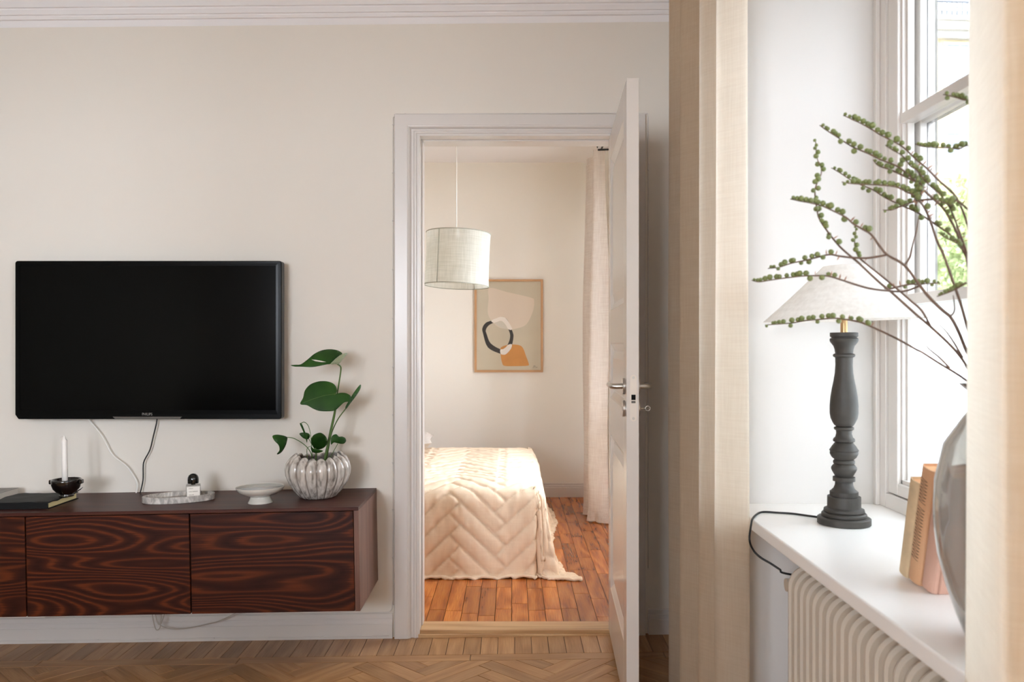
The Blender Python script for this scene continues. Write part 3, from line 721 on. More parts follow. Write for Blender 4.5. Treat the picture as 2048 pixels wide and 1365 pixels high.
# marble tray
tr = on_cab('marble_tray', 'oval grey marble tray carrying the perfume bottle', 'tray', 358, 3.245); tr.rotation_euler = (0, -CT, 0)
m = MB(); A, B_, th_ = .131, .072, R(14)
pr = [(0, 0), (.985, 0), (1, .0015), (1, .0225), (.985, .024), (.925, .024), (.91, .0225), (.905, .0085), (.89, .007), (0, .007)]
vs_, fs, n = [], [], 56
for r, z in pr:
    for k in range(n):
        a = 2*pi*k/n; ex, ey = A*r*cos(a), (B_-A*(1-r)*.55 if r > .5 else B_*r)*sin(a)
        vs_.append((ex*cos(th_)-ey*sin(th_), ex*sin(th_)+ey*cos(th_), z))
for i in range(len(pr)-1):
    for k in range(n): fs.append((i*n+k, i*n+(k+1) % n, (i+1)*n+(k+1) % n, (i+1)*n+k))
m.add(vs_, fs).build('tray', M['marble'], tr, 'auto')
# perfume bottle
x = PX(387, 3.262)
pb = thing('perfume_bottle', 'small clear perfume bottle with black domed cap and white label', 'bottle', (x, 3.262, ctop(x)+.0080), (0, -CT, R(20)))
MB().box(-.0265, .0265, -.0215, .0215, .0, .051).build('glass', M['clear'], pb, bevel=.004, seg=3)
MB().lathe([(0, .0515), (.008, .0515), (.008, .0555), (.0205, .056), (.0208, .071), (.0195, .079), (.0155, .0865), (.0085, .0915), (0, .093)], n=32).build('cap', M['blackcap'], pb, 'auto')
lb = MB().box(-.023, .0235, -.0221, -.0217, .008, .045).build('label', M['label'], pb)
o = obj('lettering', text_mesh('BYREDO', .0042, 'lettering', .00003), M['ink_soft'], lb); o.location = (-.0085, -.0223, .0385); o.rotation_euler = (pi/2, 0, 0)
for z, x0, x1 in ((.0265, -.016, -.006), (.0265, -.003, .016), (.0145, -.015, .001)):
    m = MB()
    q = x0
    while q < x1: m.box(q, q+.0011, -.02225, -.0221, z-.0013, z+random.uniform(.0006, .0016)); q += .0019
    m.build('print_line', M['ink_soft'], lb)
# footed bowl
fb_ = on_cab('footed_bowl', 'pale grey glazed footed dish between the tray and the planter', 'bowl', 521, 3.175)
pr = [(0, .004), (.035, .004), (.040, 0), (.0455, 0), (.0455, .003), (.041, .010), (.037, .018), (.036, .024), (.042, .027), (.062, .033), (.080, .044), (.0885, .057), (.0885, .060), (.0865, .0605), (.0855, .058)]
MB().lathe(pr, n=48, close=True).build('dish', M['porcelain'], fb_, 'auto')
MB().lathe([(.0855, .058), (.077, .047), (.060, .0375), (.04, .032), (0, .030)], n=48).build('inside_glaze', M['porc_in'], fb_, True)
# planter
pl = on_cab('planter', 'white and brown ribbed ceramic planter with a wavy rim', 'planter', 637, 3.272)
def pot():
    n, lob = 252, 18; prof = [(0, .0), (.062, .0), (.072, .006), (.094, .030), (.112, .058), (.1235, .088), (.1255, .110), (.121, .132), (.108, .150), (.092, .160), (.086, .161), (.084, .155), (.095, .140), (.100, .115), (.09, .105), (0, .104)]
    vs_, fs, gr = [], [], []
    for q, (r, z) in enumerate(prof):
        for k in range(n):
            a = 2*pi*k/n+.06*sin(3*2*pi*k/n); l = abs(sin(lob*a/2)); amp = min(1, z/.03) if q < 11 else .5
            rr = r*(1-.085*amp*(1-l**.55)); zz = z
            if 7 <= q <= 12: zz += .010*(l-.6)*min(1, (q-6)/3)+.008*sin(2*a+1)*min(1, (q-7)/3)
            if 8 <= q <= 11: rr += .006*sin(lob*a+1)*((q-7)/4)+.004*sin(5*a)
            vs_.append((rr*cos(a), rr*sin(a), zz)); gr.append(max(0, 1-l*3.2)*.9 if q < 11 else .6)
    for i in range(len(prof)-1):
        for k in range(n): fs.append((i*n+k, i*n+(k+1) % n, (i+1)*n+(k+1) % n, (i+1)*n+k))
    me = bpy.data.meshes.new('pot'); me.from_pydata(vs_, [], fs); me.update()
    at = me.attributes.new('groove', 'FLOAT', 'POINT'); at.data.foreach_set('value', gr)
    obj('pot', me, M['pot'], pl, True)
pot()
MB().lathe([(.092, .1045), (.09, .126), (.06, .131), (.03, .134), (0, .133)], n=30).build('soil', M['soil'], pl, True)
# monstera
z3 = lambda x, y: (420+x/3.7917, 680+y/3.7917)
mo = thing('monstera_plant', 'young monstera with a few dark green leaves growing in the ribbed planter', 'plant', (PX(637, 3.272), 3.272, ctop(PX(637, 3.272))+.134))
ML = Vector(mo.location)
def leaf_obj(name, outl, d0, gx=0, gy=0, bulge=.012, mt='leaf', hole=None, label=None, rib=None, th_=.0009):
    ol = [tuple(p) for p in catmull([z3(*p) for p in outl], 4, True)]; hs = [[z3(*p) for p in hole]] if hole else []
    V, T = fill(ol, 5.0, hs); cx_ = sum(p[0] for p in ol)/len(ol); cy_ = sum(p[1] for p in ol)/len(ol); rm = max(sqrt((p[0]-cx_)**2+(p[1]-cy_)**2) for p in ol)
    def dep(x, y): 
        r2 = ((x-cx_)**2+(y-cy_)**2)/rm**2
        return d0+gx*(x-cx_)/rm+gy*(y-cy_)/rm+bulge*r2
    me = bpy.data.meshes.new(name); me.from_pydata([P(v.x, v.y, dep(v.x, v.y))-ML for v in V], [], T); me.update()
    o = obj(name, me, M[mt], mo, True)
    sm = o.modifiers.new('solidify', 'SOLIDIFY'); sm.thickness = th_; sm.offset = 0
    if rib:
        q = [z3(*p) for p in rib]; MB().tube([P(a, b_, dep(a, b_)-.0012)-ML for a, b_ in q], .0009, 5).build('leaf_rib', M['stem'], o, True)
    return o
leaf_obj('leaf', [(612, 193), (650, 190), (690, 186), (740, 150), (790, 108), (850, 80), (915, 72), (970, 82), (1003, 104), (985, 118), (945, 150), (915, 182), (880, 188), (780, 207), (690, 204), (640, 203)], 3.24, .0, -.10, .02, hole=[(765, 150), (800, 152), (850, 160), (886, 170), (850, 171), (800, 163)])
leaf_obj('curled_leaf_edge', [(1042, 103), (1005, 108), (955, 145), (915, 183), (950, 186), (978, 184), (1005, 150)], 3.232, .03, 0, .004, 'leaf_u')
leaf_obj('leaf', [(684, 488), (706, 440), (720, 385), (760, 340), (820, 317), (880, 315), (930, 330), (958, 360), (962, 392), (952, 412), (985, 403), (1030, 405), (1065, 425), (1069, 450), (1055, 468), (1020, 475), (985, 505), (950, 535), (900, 543), (830, 540), (780, 522), (735, 497)], 3.225, .02, -.045, .014, rib=[(690, 485), (780, 450), (870, 422), (950, 412)])
leaf_obj('leaf', [(1140, 340), (1140, 372), (1105, 430), (1065, 482), (1035, 522), (1027, 510), (1055, 460), (1095, 395)], 3.27, .06, .0, .0)
leaf_obj('leaf', [(473, 735), (490, 722), (530, 722), (583, 738), (583, 770), (570, 810), (545, 850), (520, 868), (507, 866), (527, 838), (520, 800), (490, 768)], 3.23, .03, 0, .02)
leaf_obj('leaf', [(775, 735), (800, 715), (840, 706), (875, 730), (890, 765), (882, 800), (850, 826), (800, 832), (775, 800), (765, 765)], 3.22, .02, .03, .004)
leaf_obj('leaf', [(918, 748), (932, 724), (958, 717), (978, 735), (1002, 735), (1025, 746), (1031, 770), (1010, 790), (970, 786), (940, 780), (918, 795)], 3.26, .02, .0, .01, 'leaf')
leaf_obj('leaf', [(678, 712), (720, 703), (753, 715), (756, 740), (738, 756), (705, 745)], 3.27, .01, .0, .006)
leaf_obj('furled_leaf', [(681, 637), (697, 640), (718, 690), (737, 742), (735, 782), (724, 745), (704, 690)], 3.25, .0, .01, .004)
leaf_obj('leaf', [(765, 812), (790, 828), (830, 835), (858, 845), (815, 860), (775, 850)], 3.215, .0, .02, .004)
def st(pts, r, d): MB().tube([p-ML for p in catmull([P(*z3(*q[:2]), q[2] if len(q) > 2 else d) for q in pts], 5)], r, 7).build('leaf_stalk', M['stem'], mo, True)
st([(965, 184, 3.235), (988, 200, 3.25), (992, 235, 3.262), (970, 380, 3.27), (945, 540, 3.272), (910, 700, 3.272), (862, 930, 3.272)], .0028, 3.27)
st([(945, 412, 3.232), (960, 430, 3.255), (945, 560, 3.262), (912, 720, 3.266), (868, 930, 3.266)], .0042, 3.26)
st([(1035, 515), (975, 595), (935, 675), (915, 740), (880, 930)], .0022, 3.28)
st([(583, 740, 3.235), (640, 750, 3.24), (720, 800, 3.25), (765, 860, 3.26), (780, 940, 3.268)], .0016, 3.25)
st([(685, 638, 3.25), (715, 625, 3.255), (748, 660, 3.26), (768, 760, 3.262), (778, 940, 3.268)], .0013, 3.26)
st([(745, 745, 3.27), (770, 800, 3.272), (735, 830, 3.272), (745, 940, 3.275)], .0012, 3.27)
st([(800, 825, 3.225), (805, 870, 3.245), (800, 940, 3.26)], .0025, 3.25)
st([(970, 788), (935, 850), (890, 930)], .0013, 3.265)

# ------------------------------------------------------------------ couch added out of view to block low light under the cabinets
so = thing('blocker_sofa', 'dark olive two-seat couch added behind the viewer, unseen, to block low light', 'blocker_sofa', (-1.75, .0, -.02))
M['blocker_sofa'] = cloth('olive_sofa_fabric', '#5d5846', '#494536', trans=0, thread=500)
MB().box(-1.0, 1.0, -.45, .42, .14, .30).build('base', M['blocker_sofa'], so, bevel=.02, seg=3)
MB().box(-1.0, 1.0, -.45, -.22, .30, .84).build('backrest', M['blocker_sofa'], so, bevel=.05, seg=4)
for sx in (-1, 1):
    MB().box(min(sx*.80, sx*1.0), max(sx*.80, sx*1.0), -.22, .42, .30, .60).build('armrest', M['blocker_sofa'], so, bevel=.05, seg=4)
    MB().box(min(sx*.005, sx*.795), max(sx*.005, sx*.795), -.21, .43, .305, .46).build('seat_cushion', M['blocker_sofa'], so, bevel=.05, seg=4)
    MB().box(min(sx*.005, sx*.795), max(sx*.005, sx*.795), -.215, -.03, .465, .86).build('back_cushion', M['blocker_sofa'], so, bevel=.06, seg=4)
    for sy in (-.38, .35): MB().lathe([(0, .003), (.02, .003), (.028, .14), (0, .14)], n=14).build('leg', M['frame_oak'], so, loc=(sx*.9, sy, 0))

# ------------------------------------------------------------------ bedroom
bed = thing('bed', 'low double bed frame with mattress, mostly hidden by the quilt', 'bed', (-1.0, 5.15, .012))
MB().box(-1.0+.0, 1.09, -.80, .80, .10, .24).build('base', M['mattress'], bed, bevel=.01); MB().box(-1.0, 1.10, -.80, .80, .242, .43).build('mattress', M['mattress'], bed, bevel=.04, seg=4)
for sx in (-.9, 1.0):
    for sy in (-.7, .7): MB().lathe([(0, 0), (.025, 0), (.03, .1), (0, .1)], n=14).build('leg', M['frame_oak'], bed, loc=(sx, sy, 0))
MB().box(-1.06, -1.0, -.85, .85, .1, .95).build('headboard', M['pillow'], bed, bevel=.02, seg=3)
def herring(x, y, w_=.082, n=4):
    a = (x+y)*.7071/w_; b_ = (y-x)*.7071/w_
    i, j = math.floor(a), math.floor(b_); k = (i-j) % (2*n)
    if k < n: u, v = a-(i-k), b_-j; return min(min(u, n-u), min(v, 1-v))*w_
    u, v = a-i, b_-(j-(2*n-1-k)); return min(min(u, 1-u), min(v, n-v))*w_
def quilt():
    x0, x1, y0, y1, zt = -1.85, .115, 4.345, 5.94, .478
    ds = .0072; nx, ny = int((x1-x0)/ds), int((y1-y0)/ds)
    V, UV, Fc = [], [], []
    idx = {}
    def topz(x, y):
        e = min(x1-x, y-y0, y1-y); return zt+.012*noise.noise((x*3, y*3, 1))-.02*max(0, 1-e/.18)**2
    for j in range(ny+1):
        for i in range(nx+1):
            x, y = x0+(x1-x0)*i/nx, y0+(y1-y0)*j/ny; idx[i, j] = len(V); V.append(Vector((x, y, topz(x, y)))); UV.append((x, y))
    for j in range(ny):
        for i in range(nx): Fc.append((idx[i, j], idx[i+1, j], idx[i+1, j+1], idx[i, j+1]))
    per = [(idx[i, 0], 0.0) for i in range(nx)]
    nc = 40
    per += [(idx[nx, 0], pi/2*k/nc) for k in range(nc+1)]
    per += [(idx[nx, j], pi/2) for j in range(1, ny)]
    per += [(idx[nx, ny], pi/2+pi/2*k/nc) for k in range(nc+1)]
    nv = 52; prev = None; Rr = .075
    for q, (vi, ph) in enumerate(per):
        b0 = V[vi]; bx, by = UV[vi]; col_ = [vi]
        corner = (vi == idx[nx, 0]) or (vi == idx[nx, ny]); near_c = vi == idx[nx, 0]
        t = ph/(pi/2) if near_c else (ph-pi/2)/(pi/2) if corner else 0
        Lc = .535
        flare = .055                                     # outward reach at the hem
        if ph == 0 and not corner: flare = .055+.02*noise.noise((bx*2.2, 3, 7))
        if near_c:                                       # pulled-in fold, then the corner flares out along the floor
            flare = .055*(1-t)+.13*t; flare += -.10*math.exp(-((t-.17)/.10)**2)+.055*math.exp(-((t-.72)/.17)**2); Lc = .55+.10*math.exp(-((t-.75)/.2)**2)
        elif ph == pi/2 and not corner:
            s = (by-y0)/(y1-y0); flare = .13-.03*sin(s*5)+.02*noise.noise((by*3, 1, 2))
        elif corner: flare = .13+.03*sin(t*pi); Lc = .55
        if ph == pi/2 and not corner and (by-y0) < .25: flare += .02*(1-(by-y0)/.25)
        dx, dy = sin(ph), -cos(ph)
        for v in range(1, nv+1):
            e = Lc*v/nv
            if e < Rr*pi/2: out, dz = Rr*.7*sin(e/Rr), Rr*(1-cos(e/Rr))
            else:
                s = (e-Rr*pi/2)/(Lc-Rr*pi/2); out = Rr*.7+(flare-Rr*.7)*s**1.35; dz = Rr+(e-Rr*pi/2)*.955
            sx_, sy_ = bx+dx*e, by+dy*e
            fold = .013*noise.noise(((bx+by)*7+ph*3, v*.012, 5))+.007*noise.noise(((bx+by)*17+ph*6, v*.02, 8))
            out += fold*min(1, v/14)
            z = b0.z-dz
            floor_ = .026+.012*abs(noise.noise(((bx-by)*5+ph, 2, 3)))
            if z < floor_:
                out += (floor_-z)*.55; z = floor_-.004*(v/nv)
            idn = len(V); V.append(Vector((b0.x+dx*out, b0.y+dy*out, z))); UV.append((sx_, sy_)); col_.append(idn)
        if prev:
            for v in range(nv):
                a, b_, c_, d_ = prev[v], prev[v+1], col_[v+1], col_[v]
                f = (a, b_, c_, d_) if a != d_ else (a, b_, c_)
                Fc.append(f)
        prev = col_
    me = bpy.data.meshes.new('quilt'); me.from_pydata(V, [], Fc); me.update()
    bm = bmesh.new(); bm.from_mesh(me); bmesh.ops.recalc_face_normals(bm, faces=bm.faces); bm.verts.ensure_lookup_table()
    if bm.faces[0].normal.z < 0:
        bmesh.ops.reverse_faces(bm, faces=bm.faces)
    bm.normal_update(); nr = [v.normal.copy() for v in bm.verts]
    for v in bm.verts:
        x, y = UV[v.index]; d = herring(x+.03, y+.05)
        h = -.009*math.exp(-(d/.0045)**2)+.008*(1-math.exp(-d/.022))
        wr = .008*noise.noise((x*34, y*34*.35, .5))*math.exp(-d/.05)
        v.co += nr[v.index]*(h+wr)
    bm.to_mesh(me); bm.free()
    o = obj('quilt', me, M['duvet'], None, True)
    sm = o.modifiers.new('solidify', 'SOLIDIFY'); sm.thickness = .012; sm.offset = -1
    tag(o, 'cream quilted bedspread stitched in zigzags, draped over the bed to the floor', 'bedspread')
quilt()
def pillow(name, label, loc, sx, sy, sz, rz, tilt=0):
    m = MB(); vs_, fs = [], []; n = 22
    for s in (1, -1):
        for j in range(n+1):
            for i in range(n+1):
                u, v = -1+2*i/n, -1+2*j/n; h = max(0, (1-u**4)*(1-v**4))**.5
                k = 1-.06*(1-abs(u))*abs(v)**3; k2 = 1-.06*(1-abs(v))*abs(u)**3
                vs_.append((u*sx*k2, v*sy*k, s*sz*h*(1+.15*noise.noise((u*2, v*2, loc[0])))))
    q = (n+1)**2
    for s in (0, 1):
        for j in range(n):
            for i in range(n):
                a = s*q+j*(n+1)+i; f = (a, a+1, a+n+2, a+n+1); fs.append(f if s == 0 else f[::-1])
    me = m.add(vs_, fs); o = me.build(name, M['pillow'], None, True); o.location = loc; o.rotation_euler = (tilt, R(-8), rz)
    tag(o, label, 'pillow')
pillow('pillow', 'grey linen pillow at the wall side of the bed', (-.80, 5.66, .525), .27, .24, .06, R(4))
# pendant lamp
pdx, pdy = PX(913, 5.1), 5.1
pe = thing('pendant_lamp', 'pale green linen drum pendant lamp hanging above the bed', 'lamp', (pdx, pdy, 1.549))
PT = R(2.2)
def tiltm(o): o.rotation_euler = (R(-2.4), PT, 0); return o
m = MB(); n = 96; vs_ = []; 
for j in range(13):
    for k in range(n):
        a = 2*pi*k/n; z = .316*j/12; r = .194-.004*sin(pi*j/12)+.0018*noise.noise((cos(a)*4, sin(a)*4, z*9))
        vs_.append((r*cos(a), r*sin(a), z))
m.add(vs_, [(j*n+k, j*n+(k+1) % n, (j+1)*n+(k+1) % n, (j+1)*n+k) for j in range(12) for k in range(n)])
sh = tiltm(m.build('shade', M['shade_p'], pe, True))
for z in (0, .316):
    MB().tube([(.194*cos(2*pi*k/64), .194*sin(2*pi*k/64), z) for k in range(65)], .0028, 6).build('shade_ring', M['seam'], sh, True)
for a in (R(238), R(58)):
    c, s = cos(a), sin(a); MB().tube([(.1955*c, .1955*s, z) for z in (0, .08, .16, .24, .316)], .0028, 6).build('shade_seam', M['seam'], sh, True)
m = MB()
for a in (0, 2*pi/3, 4*pi/3): m.tube([(0, 0, .285), (.192*cos(a), .192*sin(a), .312)], .0018, 6)
m.build('spider_wire', M['plastic'], sh, True)
MB().lathe([(0, .26), (.016, .26), (.019, .275), (.019, .325), (.012, .345), (.004, .352), (0, .352)], n=20).build('socket', M['plastic'], pe, 'auto')
MB().lathe([(0, .165), (.016, .168), (.028, .185), (.031, .205), (.027, .226), (.016, .246), (.013, .262), (0, .262)], n=24).build('bulb', M['bulb'], pe, True)
MB().tube([(0, 0, .35), (0, 0, ZCB-1.549-.04)], .0032, 8).build('cord', M['plastic'], pe, True)
MB().lathe([(0, ZCB-1.549-.05), (.03, ZCB-1.549-.045), (.045, ZCB-1.549-.001), (0, ZCB-1.549-.001)], n=24).build('ceiling_cup', M['plastic'], pe, True)
# framed print
fx0, fx1, fz0, fz1, fy = PX(949, 6.56), PX(1086, 6.56), PZ(745, 6.56), PZ(559, 6.56), YF-.001
pc = thing('framed_print', 'thin oak frame with an abstract print of blush, charcoal and ochre shapes', 'picture', ((fx0+fx1)/2, fy, fz0))
ox, oz = pc.location.x, pc.location.z
b4 = .017
for bx in ((fx0, fx0+b4, fz0, fz1), (fx1-b4, fx1, fz0, fz1), (fx0+b4, fx1-b4, fz1-b4, fz1), (fx0+b4, fx1-b4, fz0, fz0+b4)):
    MB().box(bx[0]-ox, bx[1]-ox, -.024, 0, bx[2]-oz, bx[3]-oz).build('frame_bar', M['frame_oak'], pc, bevel=.001)
sheet = MB().box(fx0+b4-ox, fx1-b4-ox, -.012, -.002, fz0+b4-oz, fz1-b4-oz).build('print', M['print'], pc)
z6 = lambda x, y: (820+x/3.593, 420+y/3.593)
def printed(name, outl, mt, lay, per=4, closed=True, holes=()):
    ol = [tuple(p) for p in catmull([z6(*p) for p in outl], per, True)]; hs = [[tuple(p) for p in catmull([z6(*p) for p in h], per, True)] for h in holes]
    V, T = fill(ol, None, hs)
    me = bpy.data.meshes.new(name); me.from_pydata([(PX(v.x, 6.567)-ox, -.012-.0003*lay, PZ(v.y, 6.567)-oz) for v in V], [], T); me.update(); o = obj(name, me, M[mt], sheet)
    sm = o.modifiers.new('solidify', 'SOLIDIFY'); sm.thickness = .0002
printed('blush_shape', [(572, 562), (700, 592), (870, 632), (891, 655), (886, 720), (850, 805), (810, 840), (740, 858), (690, 856), (640, 845), (598, 812), (566, 765), (558, 720), (565, 640)], 'p_cream', 1)
printed('charcoal_ring', [(650, 770), (590, 795), (545, 812), (520, 850), (525, 890), (560, 990), (655, 1037), (690, 1038), (725, 1000), (743, 920), (738, 880), (705, 800), (680, 775)], 'p_dark', 2, holes=[[(640, 800), (605, 810), (565, 832), (545, 865), (552, 895), (580, 960), (655, 1003), (690, 985), (714, 940), (718, 890), (690, 830), (662, 800)]])
printed('grey_overlap', [(606, 812), (640, 801), (665, 803), (688, 830), (702, 856), (650, 846)], 'p_grey', 2)
printed('ochre_shape', [(650, 1000), (660, 985), (700, 971), (740, 968), (790, 975), (815, 1000), (835, 1055), (853, 1105), (845, 1121), (760, 1124), (680, 1122), (662, 1100), (652, 1050)], 'p_or', 3)
printed('white_overlap', [(583, 797), (620, 780), (650, 769), (682, 775), (706, 803), (736, 859), (706, 859), (690, 830), (662, 800), (640, 800), (603, 813)], 'p_white', 4, 2)
printed('white_overlap', [(648, 1005), (651, 1035), (668, 1041), (690, 1038), (725, 1000), (732, 966), (704, 971), (690, 987), (668, 1002)], 'p_white', 4, 2)
MB().tube([(PX(a, 6.567)-ox, -.0125, PZ(b_, 6.567)-oz) for a, b_ in [z6(*p) for p in [(883, 1138), (893, 1118), (890, 1136), (900, 1120), (897, 1134), (906, 1128), (904, 1135), (915, 1131)]]], .0012, 4).build('signature', M['ink'], sheet)

# ------------------------------------------------------------------ curtains
def curtain(name, plan, z0, z1, mt, label, fn=None, rows=40, per=10, hem=True, group=None, parent=None, th_=.0012):
    c = [Vector((p[0], p[1])) for p in catmull(plan, per)]; n = len(c); V, Fc = [], []
    for j in range(rows+1):
        t = j/rows; z = z0+(z1-z0)*t
        for i, p in enumerate(c):
            s = i/(n-1); q = fn(p, s, t, z) if fn else p
            V.append((q[0], q[1], q[2] if len(q) > 2 else z))
    for j in range(rows):
        for i in range(n-1): Fc.append((j*n+i, j*n+i+1, (j+1)*n+i+1, (j+1)*n+i))
    me = bpy.data.meshes.new(name); me.from_pydata(V, [], Fc); me.update(); o = obj(name, me, mt, parent, True)
    if label: tag(o, label, 'curtain', group)
    return o
def wob(p, s, t, z, amp=.012):
    # folds relax towards the hem
    k = 1+.16*(1-t)
    cx_ = .565
    return (cx_+(p[0]-cx_)*k+amp*noise.noise((s*6, t*1.6, 3))*(1-t), p[1]+amp*noise.noise((s*7, t*1.3, 11))*(1-t*.6), z)
pA = [(.592, 2.132), (.585, 2.145), (.563, 2.17), (.541, 2.195), (.536, 2.215), (.545, 2.235), (.58, 2.26), (.605, 2.285), (.603, 2.315), (.575, 2.345), (.541, 2.385), (.535, 2.415), (.548, 2.44), (.585, 2.47), (.605, 2.50), (.598, 2.54), (.565, 2.58), (.531, 2.625), (.528, 2.65), (.545, 2.68), (.59, 2.71), (.60, 2.75), (.57, 2.79), (.534, 2.84), (.533, 2.87), (.552, 2.90), (.595, 2.93), (.60, 2.96)]
curtain('curtain', pA, .012, 2.62, M['linen'], 'floor-length beige linen curtain between the open door and the window', wob, group='beige linen curtains of the living room window')
pB = [(.604, 1.118), (.598, 1.105), (.58, 1.06), (.562, 1.01), (.545, .96), (.533, .925), (.524, .905), (.519, .892), (.523, .882), (.560, .866), (.603, .856), (.610, .864), (.575, .880), (.540, .896), (.540, .904), (.575, .897), (.610, .884), (.616, .868), (.61, .84), (.59, .81), (.545, .78), (.525, .755), (.54, .73), (.59, .71), (.605, .68), (.58, .65), (.53, .62), (.525, .595), (.56, .57), (.60, .55)]
def wobB(p, s, t, z):
    q = wob(p, s, t, z, .006); return (.565+(q[0]-.565)/(1+.16*(1-t)), q[1]+(-.012+.034*(1-t))*max(0, 1-s*4), z)
curtain('curtain', pB, .012, 2.62, M['linen'], 'beige linen curtain hanging in front of the grey glass vase', wobB, group='beige linen curtains of the living room window')
pD = [(.60, .47), (.545, .455), (.525, .435), (.55, .41), (.60, .395), (.60, .37), (.55, .35), (.525, .33), (.55, .305), (.60, .29), (.60, .265), (.54, .245), (.53, .225), (.58, .2)]  # added unseen curtain, keeps second-window light off the near curtain
curtain('curtain', pD, .012, 2.62, M['linen'], 'beige linen curtain added out of view to shade the near curtain', wob, group='added linen curtain at the second window')
struct(MB().box(.545, .585, .15, 3.0, 2.625, 2.68).build('trim_curtain_track', M['white']), 'white curtain track under the ceiling')
pC = [(.637, 5.60), (.625, 5.605), (.59, 5.61), (.555, 5.62), (.528, 5.635), (.523, 5.66), (.54, 5.69), (.59, 5.72), (.61, 5.76), (.585, 5.80), (.54, 5.84), (.512, 5.88), (.508, 5.92), (.53, 5.95), (.585, 5.98), (.61, 6.02), (.58, 6.06), (.525, 6.1), (.52, 6.14), (.57, 6.18)]
def wobC(p, s, t, z):
    cx_ = .567; tt = z/2.49
    k = 1.08 if tt < .6 else 1.08-.5*((tt-.6)/.4)
    if tt > .93: k += .1*(tt-.93)/.07
    dx = .018*noise.noise((s*5, tt*2, 6)); dy = .012*noise.noise((s*6, tt*2, 9))
    pud = max(0, .10-z)/.10
    return (cx_+(p[0]-cx_)*k+dx+.02*pud*sin(s*40), p[1]+dy-.05*pud*(.5+noise.noise((s*9, 0, 0))), z)
curtain('curtain', pC, .02, 2.49, M['linen_b'], 'off-white linen curtain at the bedroom window beyond the bed', wobC, rows=60)
rd = thing('curtain_rod', 'black metal curtain rod at the top of the bedroom window', 'curtain rod', (.60, 5.58, 2.478))
MB().tube([(0, .55, .03), (0, -1.7, .03)], .006, 10).build('rod', M['black_matt'], rd, True)
MB().tube([(-.035, 0, 0), (.094, 0, .005)], .0065, 10).build('bracket', M['black_matt'], rd, True)
MB().lathe([(0, 0), (.012, .03), (.012, .04), (0, .05)], n=12).build('finial', M['black_matt'], rd, loc=(-.035, .03, .015))

# ------------------------------------------------------------------ lamp on the sill
lx, ly = PX(1688, 2.10), 2.10
lamp = thing('table_lamp', 'table lamp with turned charcoal wooden column and wide white cone shade on the window sill', 'lamp', (lx, ly, SZ))
pr = [(98, 78), (100, 83), (122, 83), (127, 75), (131, 75), (137, 84), (150, 84), (160, 79), (182, 62), (205, 55), (228, 52), (231, 60), (236, 65), (244, 65), (250, 60), (254, 52), (300, 51), (350, 54), (400, 62), (450, 72), (500, 80), (550, 84), (600, 84), (630, 79), (655, 68), (672, 58), (682, 45), (686, 57), (692, 60), (700, 58), (706, 48), (725, 46), (748, 52), (757, 62), (765, 65), (774, 64), (780, 52), (787, 58), (805, 72), (822, 82), (826, 86), (831, 86), (835, 82), (846, 84), (852, 83), (872, 73), (888, 55), (892, 62), (900, 65), (910, 63), (914, 57), (922, 66), (934, 75), (945, 76), (960, 70), (980, 58), (992, 52), (995, 66), (1020, 66), (1024, 52), (1045, 54), (1065, 62), (1082, 78), (1085, 84), (1113, 84), (1115, 98), (1120, 99), (1185, 99), (1188, 108), (1192, 118), (1205, 121), (1213, 116), (1216, 128), (1222, 133), (1235, 134), (1240, 130), (1243, 152), (1248, 158), (1283, 158), (1286, 154), (1287, 0)]
k_ = 3.99e-4
prf = [(r*k_, (1287-z)*k_) for z, r in pr][::-1]; prf.append((0, prf[-1][1]))
MB().lathe(prf, n=48).build('column', M['lampwood'], lamp, 'auto')
ztop = prf[-1][1]
MB().lathe([(0, ztop), (.0085, ztop), (.0085, ztop+.040), (.011, ztop+.042), (.011, ztop+.07), (0, ztop+.07)], n=18).build('brass_neck', M['brass'], lamp, 'auto')
zs0 = PZ(641, 2.1)-SZ; zs1 = PZ(532, 2.1)-SZ
m = MB(); vs_ = []; n = 72
for j in range(13):
    t = j/12
    for k in range(n):
        a = 2*pi*k/n; r = .198+(.050-.198)*t; vs_.append((r*cos(a), r*sin(a), (zs1-zs0)*t-.0025*sin(pi*t)))
m.add(vs_, [(j*n+k, j*n+(k+1) % n, (j+1)*n+(k+1) % n, (j+1)*n+k) for j in range(12) for k in range(n)])
sh = m.build('shade', M['shade_w'], lamp, True, loc=(.004, 0, zs0)); sh.rotation_euler = (0, R(-1.5), 0)
m = MB()
for a in (.5, .5+2*pi/3, .5+4*pi/3): m.tube([(0, 0, ztop+.066-zs0), (.06*cos(a), .06*sin(a), (zs1-zs0)*.8), (.052*cos(a), .052*sin(a), (zs1-zs0)*.97)], .0015, 6)
m.build('shade_carrier', M['brass'], sh, True)
MB().lathe([(0, ztop+.068), (.012, ztop+.07), (.020, ztop+.085), (.022, ztop+.1), (.016, ztop+.115), (0, ztop+.12)], n=20).build('bulb', M['bulb'], lamp, True)
# cord
def on_sill(px, py): return P(px, py, (H-SZ-.003)*F/(py-CY))
cp = [Vector((lx-.055, ly+.02, SZ+.006)), on_sill(1640, 1036), on_sill(1615, 1032), on_sill(1585, 1028), on_sill(1555, 1026), on_sill(1530, 1024.5), on_sill(1517, 1027)]
cp += [Vector((.612, 2.155, SZ+.002)), P(1502, 1052, 2.12), P(1499, 1080, 2.10), P(1506, 1100, 2.11), P(1520, 1115, 2.10), P(1540, 1127, 2.09), P(1560, 1140, 2.08), P(1572, 1148, 2.075), P(1590, 1165, 2.08)]
cp[-1].x += .1
MB().tube([p-Vector(lamp.location) for p in catmull(cp, 5)], .0026, 8).build('cord', M['black_matt'], lamp, True)

